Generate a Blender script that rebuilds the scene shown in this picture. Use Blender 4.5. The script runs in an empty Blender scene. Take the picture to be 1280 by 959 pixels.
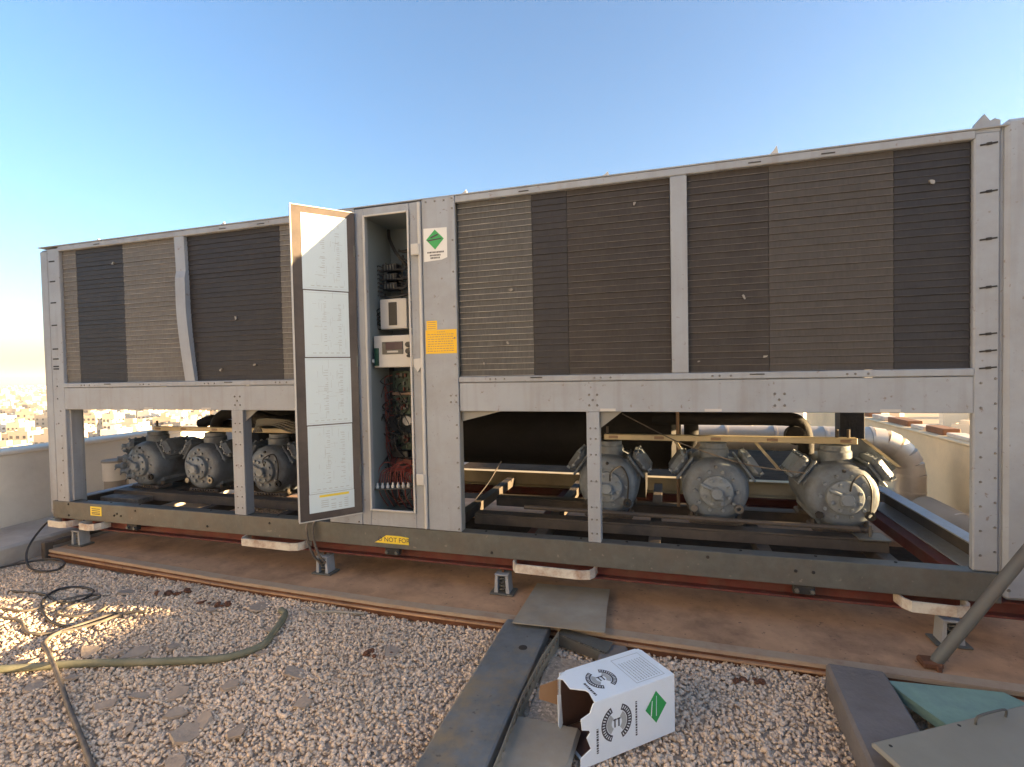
import bpy, bmesh, math, random
import numpy as np
from mathutils import Vector, Matrix, Quaternion

scene = bpy.context.scene
COL = scene.collection
rnd = random.Random(7)

# ------------------------------------------------------------------ camera
YAW, PITCH, ROLL = 0.292953, -0.026777, -0.020068
cam_data = bpy.data.cameras.new("camera")
cam = bpy.data.objects.new("camera", cam_data)
COL.objects.link(cam)
fw = Vector((-math.sin(YAW) * math.cos(PITCH), math.cos(YAW) * math.cos(PITCH), math.sin(PITCH)))
rt = Vector((math.cos(YAW), math.sin(YAW), 0))
up = rt.cross(fw)
c_, s_ = math.cos(ROLL), math.sin(ROLL)
rt2, up2 = c_ * rt + s_ * up, -s_ * rt + c_ * up
cm = Matrix((rt2, up2, -fw)).transposed().to_4x4()
cm.translation = Vector((0, -2.9, 1.46))
cam.matrix_world = cm
cam_data.sensor_fit = 'HORIZONTAL'
cam_data.sensor_width = 36.0
cam_data.lens = 640.5 / 1280 * 36.0
cam_data.clip_start = 0.05
cam_data.clip_end = 60000
scene.camera = cam

# ------------------------------------------------------------------ sky, sun, exposure
SUN = Vector((8.5, 1.0, 1.27)).normalized()
world = bpy.data.worlds.new("World")
scene.world = world
world.use_nodes = True
wn = world.node_tree
bg = wn.nodes["Background"]
sky = wn.nodes.new("ShaderNodeTexSky")
sky.sky_type = 'NISHITA'
sky.sun_disc = False
sky.sun_elevation = math.asin(SUN.z)
sky.sun_rotation = math.atan2(SUN.x, SUN.y)
sky.altitude = 600
sky.air_density = 1.25
sky.dust_density = 2.2
sky.ozone_density = 3.8
wn.links.new(sky.outputs[0], bg.inputs[0])
bg.inputs[1].default_value = 0.06
sun_data = bpy.data.lights.new("sun", 'SUN')
sun_data.energy = 5.0
sun_data.angle = math.radians(0.55)
sun_data.color = (1.0, 0.70, 0.36)
sun = bpy.data.objects.new("sun", sun_data)
COL.objects.link(sun)
sun.rotation_euler = SUN.to_track_quat('Z', 'Y').to_euler()
scene.view_settings.view_transform = 'Standard'
scene.view_settings.look = 'None'
scene.view_settings.gamma = 1.0
scene.view_settings.use_curve_mapping = False
scene.view_settings.exposure = 3.0
scene.cycles.max_bounces = 8
scene.cycles.diffuse_bounces = 4

# ------------------------------------------------------------------ materials
def mat(name, col, rough=0.6, metal=0.0, var=0.12, scale=6.0, dirt=None, dirt_amt=0.35, dirt_scale=2.0,
        bump=0.0, bump_scale=60.0, stretch=(1, 1, 1), emit=None, spec=0.4, streak=0.0, grain=0.0, spots=None):
    m = bpy.data.materials.new(name)
    m.use_nodes = True
    nt = m.node_tree
    N, L = nt.nodes, nt.links
    b = N["Principled BSDF"]
    b.inputs["Roughness"].default_value = rough
    b.inputs["Metallic"].default_value = metal
    b.inputs["Specular IOR Level"].default_value = spec
    geo = N.new("ShaderNodeNewGeometry")
    info = N.new("ShaderNodeObjectInfo")
    mp = N.new("ShaderNodeMapping")
    mp.inputs["Scale"].default_value = stretch
    L.new(geo.outputs["Position"], mp.inputs["Vector"])
    add = N.new("ShaderNodeVectorMath"); add.operation = 'ADD'
    L.new(mp.outputs[0], add.inputs[0])
    L.new(info.outputs["Random"], add.inputs[1])
    n1 = N.new("ShaderNodeTexNoise")
    n1.inputs["Scale"].default_value = scale
    n1.inputs["Detail"].default_value = 6
    n1.inputs["Roughness"].default_value = 0.65
    L.new(add.outputs[0], n1.inputs["Vector"])
    r1 = N.new("ShaderNodeValToRGB")
    r1.color_ramp.elements[0].position = 0.3
    r1.color_ramp.elements[1].position = 0.7
    r1.color_ramp.elements[0].color = tuple(max(0, c * (1 - var)) for c in col) + (1,)
    r1.color_ramp.elements[1].color = tuple(min(1, c * (1 + var)) for c in col) + (1,)
    L.new(n1.outputs["Fac"], r1.inputs["Fac"])
    out = r1.outputs["Color"]
    def blend(fac_socket, colour, outc):
        mx = N.new("ShaderNodeMix"); mx.data_type = 'RGBA'
        L.new(fac_socket, mx.inputs["Factor"])
        L.new(outc, mx.inputs["A"])
        mx.inputs["B"].default_value = tuple(colour) + (1,)
        return mx.outputs["Result"]
    if dirt is not None:
        n2 = N.new("ShaderNodeTexNoise")
        n2.inputs["Scale"].default_value = dirt_scale
        n2.inputs["Detail"].default_value = 8
        n2.inputs["Roughness"].default_value = 0.7
        L.new(add.outputs[0], n2.inputs["Vector"])
        r2 = N.new("ShaderNodeValToRGB")
        r2.color_ramp.elements[0].position = 0.45
        r2.color_ramp.elements[1].position = 0.75
        r2.color_ramp.elements[0].color = (0, 0, 0, 1)
        r2.color_ramp.elements[1].color = (dirt_amt * 2,) * 3 + (1,)
        L.new(n2.outputs["Fac"], r2.inputs["Fac"])
        out = blend(r2.outputs["Color"], dirt, out)
        if streak > 0:
            mp2 = N.new("ShaderNodeMapping")
            mp2.inputs["Scale"].default_value = (1, 1, 0.06)
            L.new(geo.outputs["Position"], mp2.inputs["Vector"])
            n3 = N.new("ShaderNodeTexNoise")
            n3.inputs["Scale"].default_value = 22
            n3.inputs["Detail"].default_value = 5
            L.new(mp2.outputs[0], n3.inputs["Vector"])
            r3 = N.new("ShaderNodeValToRGB")
            r3.color_ramp.elements[0].position = 0.52
            r3.color_ramp.elements[1].position = 0.78
            r3.color_ramp.elements[0].color = (0, 0, 0, 1)
            r3.color_ramp.elements[1].color = (streak,) * 3 + (1,)
            L.new(n3.outputs["Fac"], r3.inputs["Fac"])
            out = blend(r3.outputs["Color"], dirt, out)
    if spots is not None:
        ns = N.new("ShaderNodeTexNoise")
        ns.inputs["Scale"].default_value = 38
        ns.inputs["Detail"].default_value = 3
        L.new(add.outputs[0], ns.inputs["Vector"])
        rs = N.new("ShaderNodeValToRGB")
        rs.color_ramp.elements[0].position = 0.67
        rs.color_ramp.elements[1].position = 0.74
        rs.color_ramp.elements[0].color = (0, 0, 0, 1)
        rs.color_ramp.elements[1].color = (0.75,) * 3 + (1,)
        L.new(ns.outputs["Fac"], rs.inputs["Fac"])
        out = blend(rs.outputs["Color"], spots, out)
    if grain > 0:
        at = N.new("ShaderNodeAttribute"); at.attribute_name = "tone"
        hs = N.new("ShaderNodeHueSaturation")
        mr = N.new("ShaderNodeMapRange")
        mr.inputs["To Min"].default_value = 1 - grain
        mr.inputs["To Max"].default_value = 1 + grain
        L.new(at.outputs["Fac"], mr.inputs["Value"])
        L.new(mr.outputs[0], hs.inputs["Value"])
        L.new(out, hs.inputs["Color"])
        out = hs.outputs["Color"]
    L.new(out, b.inputs["Base Color"])
    if bump > 0:
        nb = N.new("ShaderNodeTexNoise")
        nb.inputs["Scale"].default_value = bump_scale
        nb.inputs["Detail"].default_value = 5
        L.new(add.outputs[0], nb.inputs["Vector"])
        bp = N.new("ShaderNodeBump")
        bp.inputs["Strength"].default_value = bump
        bp.inputs["Distance"].default_value = 0.02
        L.new(nb.outputs["Fac"], bp.inputs["Height"])
        L.new(bp.outputs[0], b.inputs["Normal"])
    return m

DUST = (0.34, 0.27, 0.2)
M = {}
M['panel'] = mat('panel_paint', (0.322, 0.345, 0.380), 0.5, var=0.05, scale=3, dirt=(0.21, 0.185, 0.165), dirt_amt=0.26, dirt_scale=2.2, bump=0.06, bump_scale=5, streak=0.42, spots=(0.19, 0.14, 0.11))
M['panel_in'] = mat('panel_paint_inner', (0.22, 0.22, 0.21), 0.55, var=0.08, scale=4, dirt=DUST, dirt_amt=0.2)
M['galv'] = mat('galvanised_steel', (0.115, 0.118, 0.11), 0.55, 0.2, var=0.18, scale=14, dirt=(0.13, 0.105, 0.085), dirt_amt=0.4, dirt_scale=5, bump=0.08, bump_scale=30, streak=0.3, spots=(0.22, 0.20, 0.17))
M['galv_dusty'] = mat('dusty_galvanised_steel', (0.33, 0.30, 0.25), 0.6, 0.1, var=0.2, scale=5, dirt=(0.36, 0.28, 0.19), dirt_amt=0.45, dirt_scale=4, bump=0.1, bump_scale=12)
M['red'] = mat('red_oxide_paint', (0.125, 0.030, 0.024), 0.75, var=0.25, scale=7, dirt=(0.12, 0.075, 0.055), dirt_amt=0.35, dirt_scale=5)
M['white_rust'] = mat('chipped_white_paint', (0.62, 0.58, 0.5), 0.55, var=0.1, scale=8, dirt=(0.25, 0.09, 0.035), dirt_amt=0.5, dirt_scale=9, bump=0.1)
M['fin_light'] = mat('light_fins', (0.088, 0.085, 0.080), 0.7, 0.1, var=0.22, scale=9, stretch=(9, 1, 0.8), dirt=(0.07, 0.06, 0.055), dirt_amt=0.25, dirt_scale=1.5)  # fin bands are set in several tones, pale to dark
M['fin_mid'] = mat('brown_fins', (0.041, 0.034, 0.031), 0.65, 0.15, var=0.22, scale=9, stretch=(9, 1, 0.8), dirt=(0.09, 0.08, 0.07), dirt_amt=0.18, dirt_scale=1.3)
M['fin_dark'] = mat('dark_fins', (0.031, 0.029, 0.032), 0.6, 0.15, var=0.2, scale=9, stretch=(9, 1, 0.8), dirt=(0.07, 0.06, 0.055), dirt_amt=0.14, dirt_scale=1.3)
M['fin_edge'] = mat('bare_fin_edge', (0.29, 0.27, 0.245), 0.5, 0.3, var=0.5, scale=5)
M['fin_pale'] = mat('pale_fins', (0.150, 0.138, 0.124), 0.7, 0.1, var=0.22, scale=9, stretch=(9, 1, 0.8), dirt=(0.09, 0.08, 0.07), dirt_amt=0.2, dirt_scale=1.5)
M['fin_mid_brown'] = mat('mid_brown_fins', (0.066, 0.058, 0.053), 0.65, 0.15, var=0.22, scale=9, stretch=(9, 1, 0.8), dirt=(0.1, 0.088, 0.075), dirt_amt=0.2, dirt_scale=1.3)  # slightly lighter brown tone for one band
M['fin_edge_mid'] = mat('brown_fin_edge', (0.13, 0.115, 0.105), 0.6, 0.2, var=0.4, scale=6)
M['fin_edge_dark'] = mat('dark_fin_edge', (0.066, 0.060, 0.060), 0.6, 0.2, var=0.4, scale=6)
M['black'] = mat('black_insulation_and_shade', (0.012, 0.011, 0.012), 0.75, var=0.3, scale=9, bump=0.2, bump_scale=40)
M['dark'] = mat('dark_cavity', (0.02, 0.018, 0.018), 0.8)
M['grey_cast'] = mat('grey_cast_iron_paint', (0.155, 0.182, 0.215), 0.5, var=0.12, scale=9, dirt=(0.055, 0.045, 0.04), dirt_amt=0.42, dirt_scale=6, bump=0.15, bump_scale=35)
M['grey_cover'] = mat('light_grey_cover_paint', (0.225, 0.255, 0.285), 0.45, var=0.1, scale=9, dirt=(0.07, 0.06, 0.05), dirt_amt=0.35, dirt_scale=9, bump=0.06)
M['cream'] = mat('cream_paint_and_sun', (0.55, 0.46, 0.30), 0.5, var=0.08, dirt=(0.3, 0.2, 0.1), dirt_amt=0.25, dirt_scale=5)
M['skid'] = mat('dusty_skid_steel_and_shade', (0.075, 0.062, 0.054), 0.7, 0.1, var=0.2, dirt=(0.15, 0.12, 0.095), dirt_amt=0.35, dirt_scale=4)
M['bolt'] = mat('bolt_steel', (0.2, 0.19, 0.18), 0.45, 0.6, var=0.2)
M['slot'] = mat('slot_shadow', (0.03, 0.028, 0.027), 0.8)
M['door'] = mat('door_gasket_brown', (0.060, 0.046, 0.042), 0.6, var=0.12, scale=5, dirt=DUST, dirt_amt=0.1)
M['paper'] = mat('diagram_paper', (0.58, 0.66, 0.69), 0.55, var=0.03, scale=3)
M['ink'] = mat('faded_ink', (0.42, 0.44, 0.44), 0.7)
M['ink_dark'] = mat('dark_ink', (0.06, 0.055, 0.065), 0.6)
M['rim'] = mat('white_gasket_rim', (0.52, 0.495, 0.46), 0.5, var=0.06)
M['cab_in'] = mat('cabinet_interior_blue', (0.23, 0.27, 0.285), 0.55, var=0.1, scale=4, dirt=(0.16, 0.17, 0.17), dirt_amt=0.3)
M['ctl'] = mat('controller_housing', (0.60, 0.57, 0.52), 0.5, var=0.05)
M['plastic_black'] = mat('black_plastic', (0.014, 0.014, 0.017), 0.4, var=0.2)
M['cable_black'] = mat('black_cable', (0.03, 0.028, 0.028), 0.5, var=0.2)
M['cable_grey'] = mat('dusty_cable', (0.10, 0.088, 0.08), 0.7, var=0.25, scale=20, dirt=DUST, dirt_amt=0.35, dirt_scale=9)
M['pcb'] = mat('circuit_board_green', (0.035, 0.06, 0.04), 0.5, var=0.6, scale=60)
M['brick_red'] = mat('terminal_brown', (0.14, 0.035, 0.028), 0.5, var=0.3, scale=15)
M['wire_red'] = mat('red_wire', (0.22, 0.045, 0.035), 0.5, var=0.3)
M['white_plastic'] = mat('white_plastic', (0.7, 0.69, 0.66), 0.45, var=0.05)
M['display'] = mat('display_glass', (0.05, 0.025, 0.035), 0.15, var=0.2)
M['term_green'] = mat('green_terminal', (0.02, 0.075, 0.05), 0.5, var=0.3, scale=40)
M['tan'] = mat('tan_strip', (0.30, 0.20, 0.14), 0.6, var=0.15)
M['green_sign'] = mat('green_sign', (0.03, 0.34, 0.09), 0.45, var=0.05)
M['yellow'] = mat('yellow_sticker', (0.80, 0.47, 0.02), 0.5, var=0.06)
M['yellow2'] = mat('yellow_tape', (0.78, 0.58, 0.05), 0.5, var=0.1)
M['concrete'] = mat('painted_concrete', (0.33, 0.29, 0.245), 0.8, var=0.1, scale=3, dirt=(0.33, 0.27, 0.2), dirt_amt=0.25, dirt_scale=1.5, bump=0.12, bump_scale=25)
M['cream_wall'] = mat('cream_render', (0.82, 0.64, 0.40), 0.85, var=0.06, scale=2, dirt=(0.42, 0.33, 0.22), dirt_amt=0.2, dirt_scale=1.4, bump=0.1, bump_scale=30)
M['bounce_wall'] = mat('bounce_wall_render', (0.52, 0.52, 0.52), 0.85, var=0.05, scale=2, dirt=(0.4, 0.38, 0.35), dirt_amt=0.15, dirt_scale=1.4, bump=0.1, bump_scale=30)
M['parapet'] = mat('pale_parapet_plaster', (0.70, 0.64, 0.55), 0.85, var=0.06, scale=2, dirt=(0.46, 0.40, 0.32), dirt_amt=0.25, dirt_scale=1.3, bump=0.12, bump_scale=25)
M['slab'] = mat('roof_screed', (0.42, 0.385, 0.35), 0.85, var=0.15, scale=3, dirt=(0.22, 0.17, 0.13), dirt_amt=0.3, bump=0.15, bump_scale=30)
M['plinth'] = mat('brown_dusty_plinth', (0.48, 0.285, 0.165), 0.85, var=0.16, scale=5, dirt=(0.20, 0.115, 0.072), dirt_amt=0.5, dirt_scale=3.2, spots=(0.12, 0.08, 0.06), bump=0.15, bump_scale=20)
M['plinth_lip'] = mat('worn_metal_edging', (0.46, 0.35, 0.25), 0.6, 0.1, var=0.2, scale=6, dirt=(0.2, 0.1, 0.06), dirt_amt=0.4, dirt_scale=6)
M['gravel_bed'] = mat('gravel_bed', (0.48, 0.38, 0.29), 0.95, var=0.4, scale=50, dirt=(0.25, 0.19, 0.14), dirt_amt=0.4, dirt_scale=4, bump=0.8, bump_scale=60)
M['pebble'] = mat('limestone_chips', (0.70, 0.555, 0.43), 0.9, var=0.12, scale=1.2, dirt=(0.48, 0.37, 0.285), dirt_amt=0.3, dirt_scale=1.5, grain=0.22)
M['flake'] = mat('cement_flake', (0.38, 0.30, 0.235), 0.9, var=0.14, scale=12, bump=0.25, bump_scale=60)
M['hose'] = mat('green_rubber_hose', (0.17, 0.17, 0.115), 0.65, var=0.15, dirt=(0.3, 0.26, 0.18), dirt_amt=0.35, dirt_scale=6)
M['carton'] = mat('white_carton', (0.80, 0.86, 0.91), 0.6, var=0.04, scale=5, dirt=(0.5, 0.46, 0.42), dirt_amt=0.12, dirt_scale=5)
M['carton_in'] = mat('brown_cardboard', (0.30, 0.18, 0.10), 0.8, var=0.1)
M['carton_dark'] = mat('dark_card_interior', (0.10, 0.055, 0.045), 0.85, var=0.15)
M['block'] = mat('grey_concrete_block', (0.18, 0.16, 0.15), 0.9, var=0.15, scale=6, dirt=(0.15, 0.12, 0.1), dirt_amt=0.4, dirt_scale=4, bump=0.3, bump_scale=45)
M['turq'] = mat('turquoise_foam', (0.215, 0.33, 0.27), 0.8, var=0.12, scale=8, dirt=(0.17, 0.25, 0.24), dirt_amt=0.4, dirt_scale=6, bump=0.15, bump_scale=60)
M['steel_panel'] = mat('grey_sheet_panel', (0.27, 0.245, 0.19), 0.5, 0.1, var=0.08, scale=4, dirt=(0.28, 0.23, 0.18), dirt_amt=0.3, dirt_scale=3)
M['bar'] = mat('grey_green_bar', (0.12, 0.125, 0.12), 0.6, 0.1, var=0.12, dirt=(0.16, 0.12, 0.09), dirt_amt=0.3, dirt_scale=4)
M['rust'] = mat('rusty_steel', (0.13, 0.055, 0.03), 0.85, var=0.35, scale=12, bump=0.2)
M['clad'] = mat('aluminium_cladding', (0.60, 0.53, 0.45), 0.48, 0.45, var=0.08, scale=4, dirt=(0.4, 0.33, 0.26), dirt_amt=0.3, dirt_scale=3, bump=0.06, bump_scale=8)
M['wood_light'] = mat('pale_coping_slab', (0.62, 0.57, 0.5), 0.8, var=0.15, dirt=(0.3, 0.15, 0.08), dirt_amt=0.4, dirt_scale=6)
M['wood_brown'] = mat('brown_coping_slab', (0.22, 0.105, 0.055), 0.8, var=0.2)
M['bld_a'] = mat('cream_house', (0.58, 0.50, 0.38), 0.85, var=0.08, scale=0.05)
M['bld_b'] = mat('white_house', (0.68, 0.64, 0.56), 0.85, var=0.06, scale=0.05)
M['bld_c'] = mat('tan_house', (0.54, 0.44, 0.33), 0.85, var=0.1, scale=0.05)
M['bld_d'] = mat('brown_house', (0.44, 0.34, 0.25), 0.85, var=0.1, scale=0.05)
M['win'] = mat('far_window', (0.05, 0.05, 0.055), 0.3)
M['terrain'] = mat('desert_ground', (0.36, 0.28, 0.19), 0.95, var=0.25, scale=0.012, dirt=(0.2, 0.17, 0.11), dirt_amt=0.4, dirt_scale=0.006)
M['bounce_cut'] = mat('dark_bounce_cut', (0.045, 0.034, 0.026), 1.0, spec=0.03, var=0.3, scale=8, dirt=(0.09, 0.07, 0.05), dirt_amt=0.3, dirt_scale=3, bump=0.3, bump_scale=40)
M['sheet_end'] = mat('weathered_tray_metal', (0.155, 0.172, 0.185), 0.5, 0.15, var=0.32, scale=5, dirt=(0.30, 0.225, 0.13), dirt_amt=0.6, dirt_scale=4.5, spots=(0.08, 0.075, 0.07), bump=0.12, bump_scale=7)

# ------------------------------------------------------------------ mesh helpers
class MB:
    def __init__(self):
        self.v, self.f, self.m = [], [], []
        self.T = None
    def add(self, vs, fs, mi=0):
        o = len(self.v)
        if self.T is not None:
            vs = [self.T @ Vector(p) for p in vs]
        self.v.extend([tuple(p) for p in vs])
        for f in fs:
            self.f.append([i + o for i in f]); self.m.append(mi)
        return self
    def box(self, x0, x1, y0, y1, z0, z1, b=0.0, mi=0):
        x0, x1 = min(x0, x1), max(x0, x1); y0, y1 = min(y0, y1), max(y0, y1); z0, z1 = min(z0, z1), max(z0, z1)
        c = ((x0 + x1) / 2, (y0 + y1) / 2, (z0 + z1) / 2)
        h = ((x1 - x0) / 2, (y1 - y0) / 2, (z1 - z0) / 2)
        b = min(b, 0.45 * min(h) * 2)
        if b <= 0:
            vs = [(c[0] + sx * h[0], c[1] + sy * h[1], c[2] + sz * h[2]) for sx in (-1, 1) for sy in (-1, 1) for sz in (-1, 1)]
            fs = [(0, 1, 3, 2), (4, 6, 7, 5), (0, 4, 5, 1), (2, 3, 7, 6), (0, 2, 6, 4), (1, 5, 7, 3)]
            return self.add(vs, fs, mi)
        vs, ix = [], {}
        for sx in (-1, 1):
            for sy in (-1, 1):
                for sz in (-1, 1):
                    s = (sx, sy, sz)
                    for a in range(3):
                        ix[(s, a)] = len(vs)
                        vs.append(tuple(c[k] + s[k] * (h[k] if k == a else h[k] - b) for k in range(3)))
        fs = []
        for a in range(3):
            u, w = (a + 1) % 3, (a + 2) % 3
            for sg in (-1, 1):
                q = []
                for su, sw in ((-1, -1), (1, -1), (1, 1), (-1, 1)):
                    s = [0, 0, 0]; s[a] = sg; s[u] = su; s[w] = sw
                    q.append(ix[(tuple(s), a)])
                fs.append(q if sg > 0 else q[::-1])
        for a in range(3):
            u, w = (a + 1) % 3, (a + 2) % 3
            for su in (-1, 1):
                for sw in (-1, 1):
                    s0 = [0, 0, 0]; s0[a] = -1; s0[u] = su; s0[w] = sw
                    s1 = list(s0); s1[a] = 1
                    fs.append((ix[(tuple(s0), u)], ix[(tuple(s1), u)], ix[(tuple(s1), w)], ix[(tuple(s0), w)]))
        for sx in (-1, 1):
            for sy in (-1, 1):
                for sz in (-1, 1):
                    s = (sx, sy, sz)
                    fs.append((ix[(s, 0)], ix[(s, 1)], ix[(s, 2)]))
        return self.add(vs, fs, mi)
    def prism(self, poly, ext, mi=0):
        """poly: 3-D points of one face, ext: extrusion vector"""
        n = len(poly); e = Vector(ext)
        vs = [Vector(p) for p in poly] + [Vector(p) + e for p in poly]
        fs = [list(range(n))[::-1], [i + n for i in range(n)]]
        fs += [(i, (i + 1) % n, (i + 1) % n + n, i + n) for i in range(n)]
        return self.add(vs, fs, mi)
    def lathe(self, prof, org, axis, n=20, mi=0):
        """prof: (radius, distance along axis)"""
        org, ax = Vector(org), Vector(axis).normalized()
        a = ax.orthogonal().normalized(); b2 = ax.cross(a)
        vs, fs, rings = [], [], []
        for r, t in prof:
            if r < 1e-6:
                rings.append([len(vs)]); vs.append(org + ax * t)
            else:
                rings.append(list(range(len(vs), len(vs) + n)))
                for k in range(n):
                    an = 2 * math.pi * k / n
                    vs.append(org + ax * t + (a * math.cos(an) + b2 * math.sin(an)) * r)
        for p, q in zip(rings, rings[1:]):
            for k in range(n):
                k2 = (k + 1) % n
                if len(p) == 1 and len(q) == 1: continue
                if len(p) == 1: fs.append((p[0], q[k], q[k2]))
                elif len(q) == 1: fs.append((p[k], p[k2], q[0]))
                else: fs.append((p[k], p[k2], q[k2], q[k]))
        return self.add(vs, fs, mi)
    def cyl(self, p0, p1, r, r1=None, n=12, mi=0):
        p0, p1 = Vector(p0), Vector(p1)
        L = (p1 - p0).length
        r1 = r if r1 is None else r1
        return self.lathe([(0, 0), (r, 0), (r1, L), (0, L)], p0, p1 - p0, n, mi)
    def tube(self, pts, r, n=8, smooth=6, mi=0):
        pts = [Vector(p) for p in pts]
        if smooth and len(pts) > 2:
            P = [pts[0] * 2 - pts[1]] + pts + [pts[-1] * 2 - pts[-2]]
            out = []
            for i in range(1, len(P) - 2):
                for k in range(smooth):
                    t = k / smooth
                    p0, p1, p2, p3 = P[i - 1], P[i], P[i + 1], P[i + 2]
                    out.append(0.5 * ((2 * p1) + (p2 - p0) * t + (2 * p0 - 5 * p1 + 4 * p2 - p3) * t * t + (3 * p1 - p0 - 3 * p2 + p3) * t ** 3))
            out.append(pts[-1]); pts = out
        vs, fs = [], []
        nrm = None
        for i, p in enumerate(pts):
            d = (pts[min(i + 1, len(pts) - 1)] - pts[max(i - 1, 0)])
            d = d.normalized() if d.length > 1e-9 else Vector((0, 0, 1))
            if nrm is None: nrm = d.orthogonal().normalized()
            nrm = (nrm - d * nrm.dot(d))
            nrm = nrm.normalized() if nrm.length > 1e-6 else d.orthogonal().normalized()
            bn = d.cross(nrm)
            for k in range(n):
                an = 2 * math.pi * k / n
                vs.append(p + (nrm * math.cos(an) + bn * math.sin(an)) * r)
        for i in range(len(pts) - 1):
            for k in range(n):
                k2 = (k + 1) % n
                fs.append((i * n + k, i * n + k2, (i + 1) * n + k2, (i + 1) * n + k))
        fs.append(list(range(n))[::-1]); fs.append([(len(pts) - 1) * n + k for k in range(n)])
        return self.add(vs, fs, mi)
    def sweep(self, pts, w, h, mi=0):
        """flat bar, upright height h (z), thickness w, along a horizontal path"""
        pts = [Vector(p) for p in pts]; vs, fs = [], []
        for i, p in enumerate(pts):
            d = (pts[min(i + 1, len(pts) - 1)] - pts[max(i - 1, 0)]); d.z = 0; d.normalize()
            nn = Vector((-d.y, d.x, 0)) * w / 2
            for o in (-nn, nn):
                for z in (-h / 2, h / 2): vs.append(p + o + Vector((0, 0, z)))
        for i in range(len(pts) - 1):
            a, b = i * 4, i * 4 + 4
            for q in ((0, 1), (1, 3), (3, 2), (2, 0)): fs.append((a + q[0], a + q[1], b + q[1], b + q[0]))
        e = len(vs) - 4
        fs += [(0, 1, 3, 2), (e, e + 2, e + 3, e + 1)]
        return self.add(vs, fs, mi)
    def build(self, name, mats, parent=None, smooth=None):
        mats = mats if isinstance(mats, (list, tuple)) else [mats]
        A = np.array(self.v)
        c = (A.min(0) + A.max(0)) / 2
        if parent is None: c[2] = A[:, 2].min()
        me = bpy.data.meshes.new(name)
        me.from_pydata([tuple(p) for p in (A - c)], [], self.f)
        for m in mats: me.materials.append(M[m])
        if len(mats) > 1: me.polygons.foreach_set('material_index', self.m)
        bm = bmesh.new(); bm.from_mesh(me)
        bmesh.ops.recalc_face_normals(bm, faces=bm.faces)
        bm.to_mesh(me); bm.free()
        if smooth:
            me.polygons.foreach_set('use_smooth', [True] * len(me.polygons))
            me.set_sharp_from_angle(angle=math.radians(smooth))
        o = bpy.data.objects.new(name, me); COL.objects.link(o)
        o['_w'] = tuple(float(x) for x in c)
        WP[o.name] = Vector(c)
        if parent is not None:
            o.parent = parent
            o.location = Vector(c) - WP[parent.name]
        else: o.location = c
        del o['_w']
        return o
WP = {}

def empty(name, loc, parent=None):
    o = bpy.data.objects.new(name, None); COL.objects.link(o)
    WP[o.name] = Vector(loc)
    o.empty_display_size = 0.1
    if parent is not None:
        o.parent = parent; o.location = Vector(loc) - WP[parent.name]
    else: o.location = loc
    return o
def tag(o, label, cat, group=None):
    o['label'] = label; o['category'] = cat
    if group: o['group'] = group
    return o
def struct(o): o['kind'] = 'structure'; return o
def copy_tree(o, parent=None):
    c = o.copy(); COL.objects.link(c); c.parent = parent
    WP[c.name] = WP[o.name].copy()
    for ch in list(o.children): copy_tree(ch, c)
    return c
def text(name, s, size, mtx, m, parent):
    cu = bpy.data.curves.new(name, 'FONT')
    cu.body = s; cu.size = size; cu.align_x = 'CENTER'; cu.align_y = 'CENTER'; cu.extrude = 0.0004
    cu.materials.append(M[m])
    tmp = bpy.data.objects.new(name, cu); me = bpy.data.meshes.new_from_object(tmp); bpy.data.objects.remove(tmp)
    o = bpy.data.objects.new(name, me); COL.objects.link(o)
    o.parent = parent
    mm = mtx.copy(); mm.translation = mm.translation - WP[parent.name]
    o.matrix_local = mm
    return o
def one(name, mats, parent, smooth, *boxes, b=0.003):
    mb = MB()
    for q in boxes: mb.box(*q, b=b)
    return mb.build(name, mats, parent, smooth)

# ------------------------------------------------------------------ the setting
terrain = MB()
ring = [0, 300, 900, 2500, 7000, 22000]
vs, fs, n = [(0, 0, -37)], [], 48
for r in ring[1:]:
    for k in range(n):
        a = 2 * math.pi * k / n
        vs.append((r * math.cos(a), r * math.sin(a), -37))
for k in range(n): fs.append((0, 1 + k, 1 + (k + 1) % n))
for i in range(len(ring) - 2):
    for k in range(n):
        a, b = 1 + i * n, 1 + (i + 1) * n
        fs.append((a + k, b + k, b + (k + 1) % n, a + (k + 1) % n))
terrain.add(vs, fs)
struct(terrain.build('terrain', 'terrain'))

hills = MB()
nh = 90
hv, hf = [], []
for k in range(nh):
    a = math.radians(60 + 160 * k / (nh - 1))
    h = 25 + 40 * (0.5 + 0.5 * math.sin(k * 0.37)) * (0.6 + 0.4 * math.sin(k * 1.13 + 1)) + rnd.uniform(0, 7)
    for r, z in ((7600, -37.5), (8600, h * 0.8), (9300, h), (11000, -37.5)):
        hv.append((r * math.cos(a), r * math.sin(a), z))
for k in range(nh - 1):
    for j in range(3):
        hf.append((k * 4 + j, k * 4 + j + 1, k * 4 + 5 + j, k * 4 + 4 + j))
hills.add(hv, hf)
struct(hills.build('hills', 'terrain', smooth=60))

roof = MB().box(-5.85, 2.75, -7.5, 7.5, -36.9, 0.0)
struct(roof.build('roof_slab', 'slab'))

# gravel bed sheet, gently uneven
def gz(x, y):
    return 0.026 + 0.008 * math.sin(2.1 * x + 0.6) * math.cos(2.7 * y) + 0.006 * math.sin(5.3 * x + 3.1 * y) + 0.004 * math.sin(9 * y - 4 * x)
gx = np.linspace(-4.93, 2.3, 100); gy = np.linspace(-7.2, 7.2, 190)
vs = [(x, y, gz(x, y) - 0.006) for y in gy for x in gx]
fs = [(j * 100 + i, j * 100 + i + 1, (j + 1) * 100 + i + 1, (j + 1) * 100 + i) for j in range(189) for i in range(99)]
gb = MB().add(vs, fs).build('gravel_ground', 'gravel_bed', smooth=80)
struct(gb)

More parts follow.
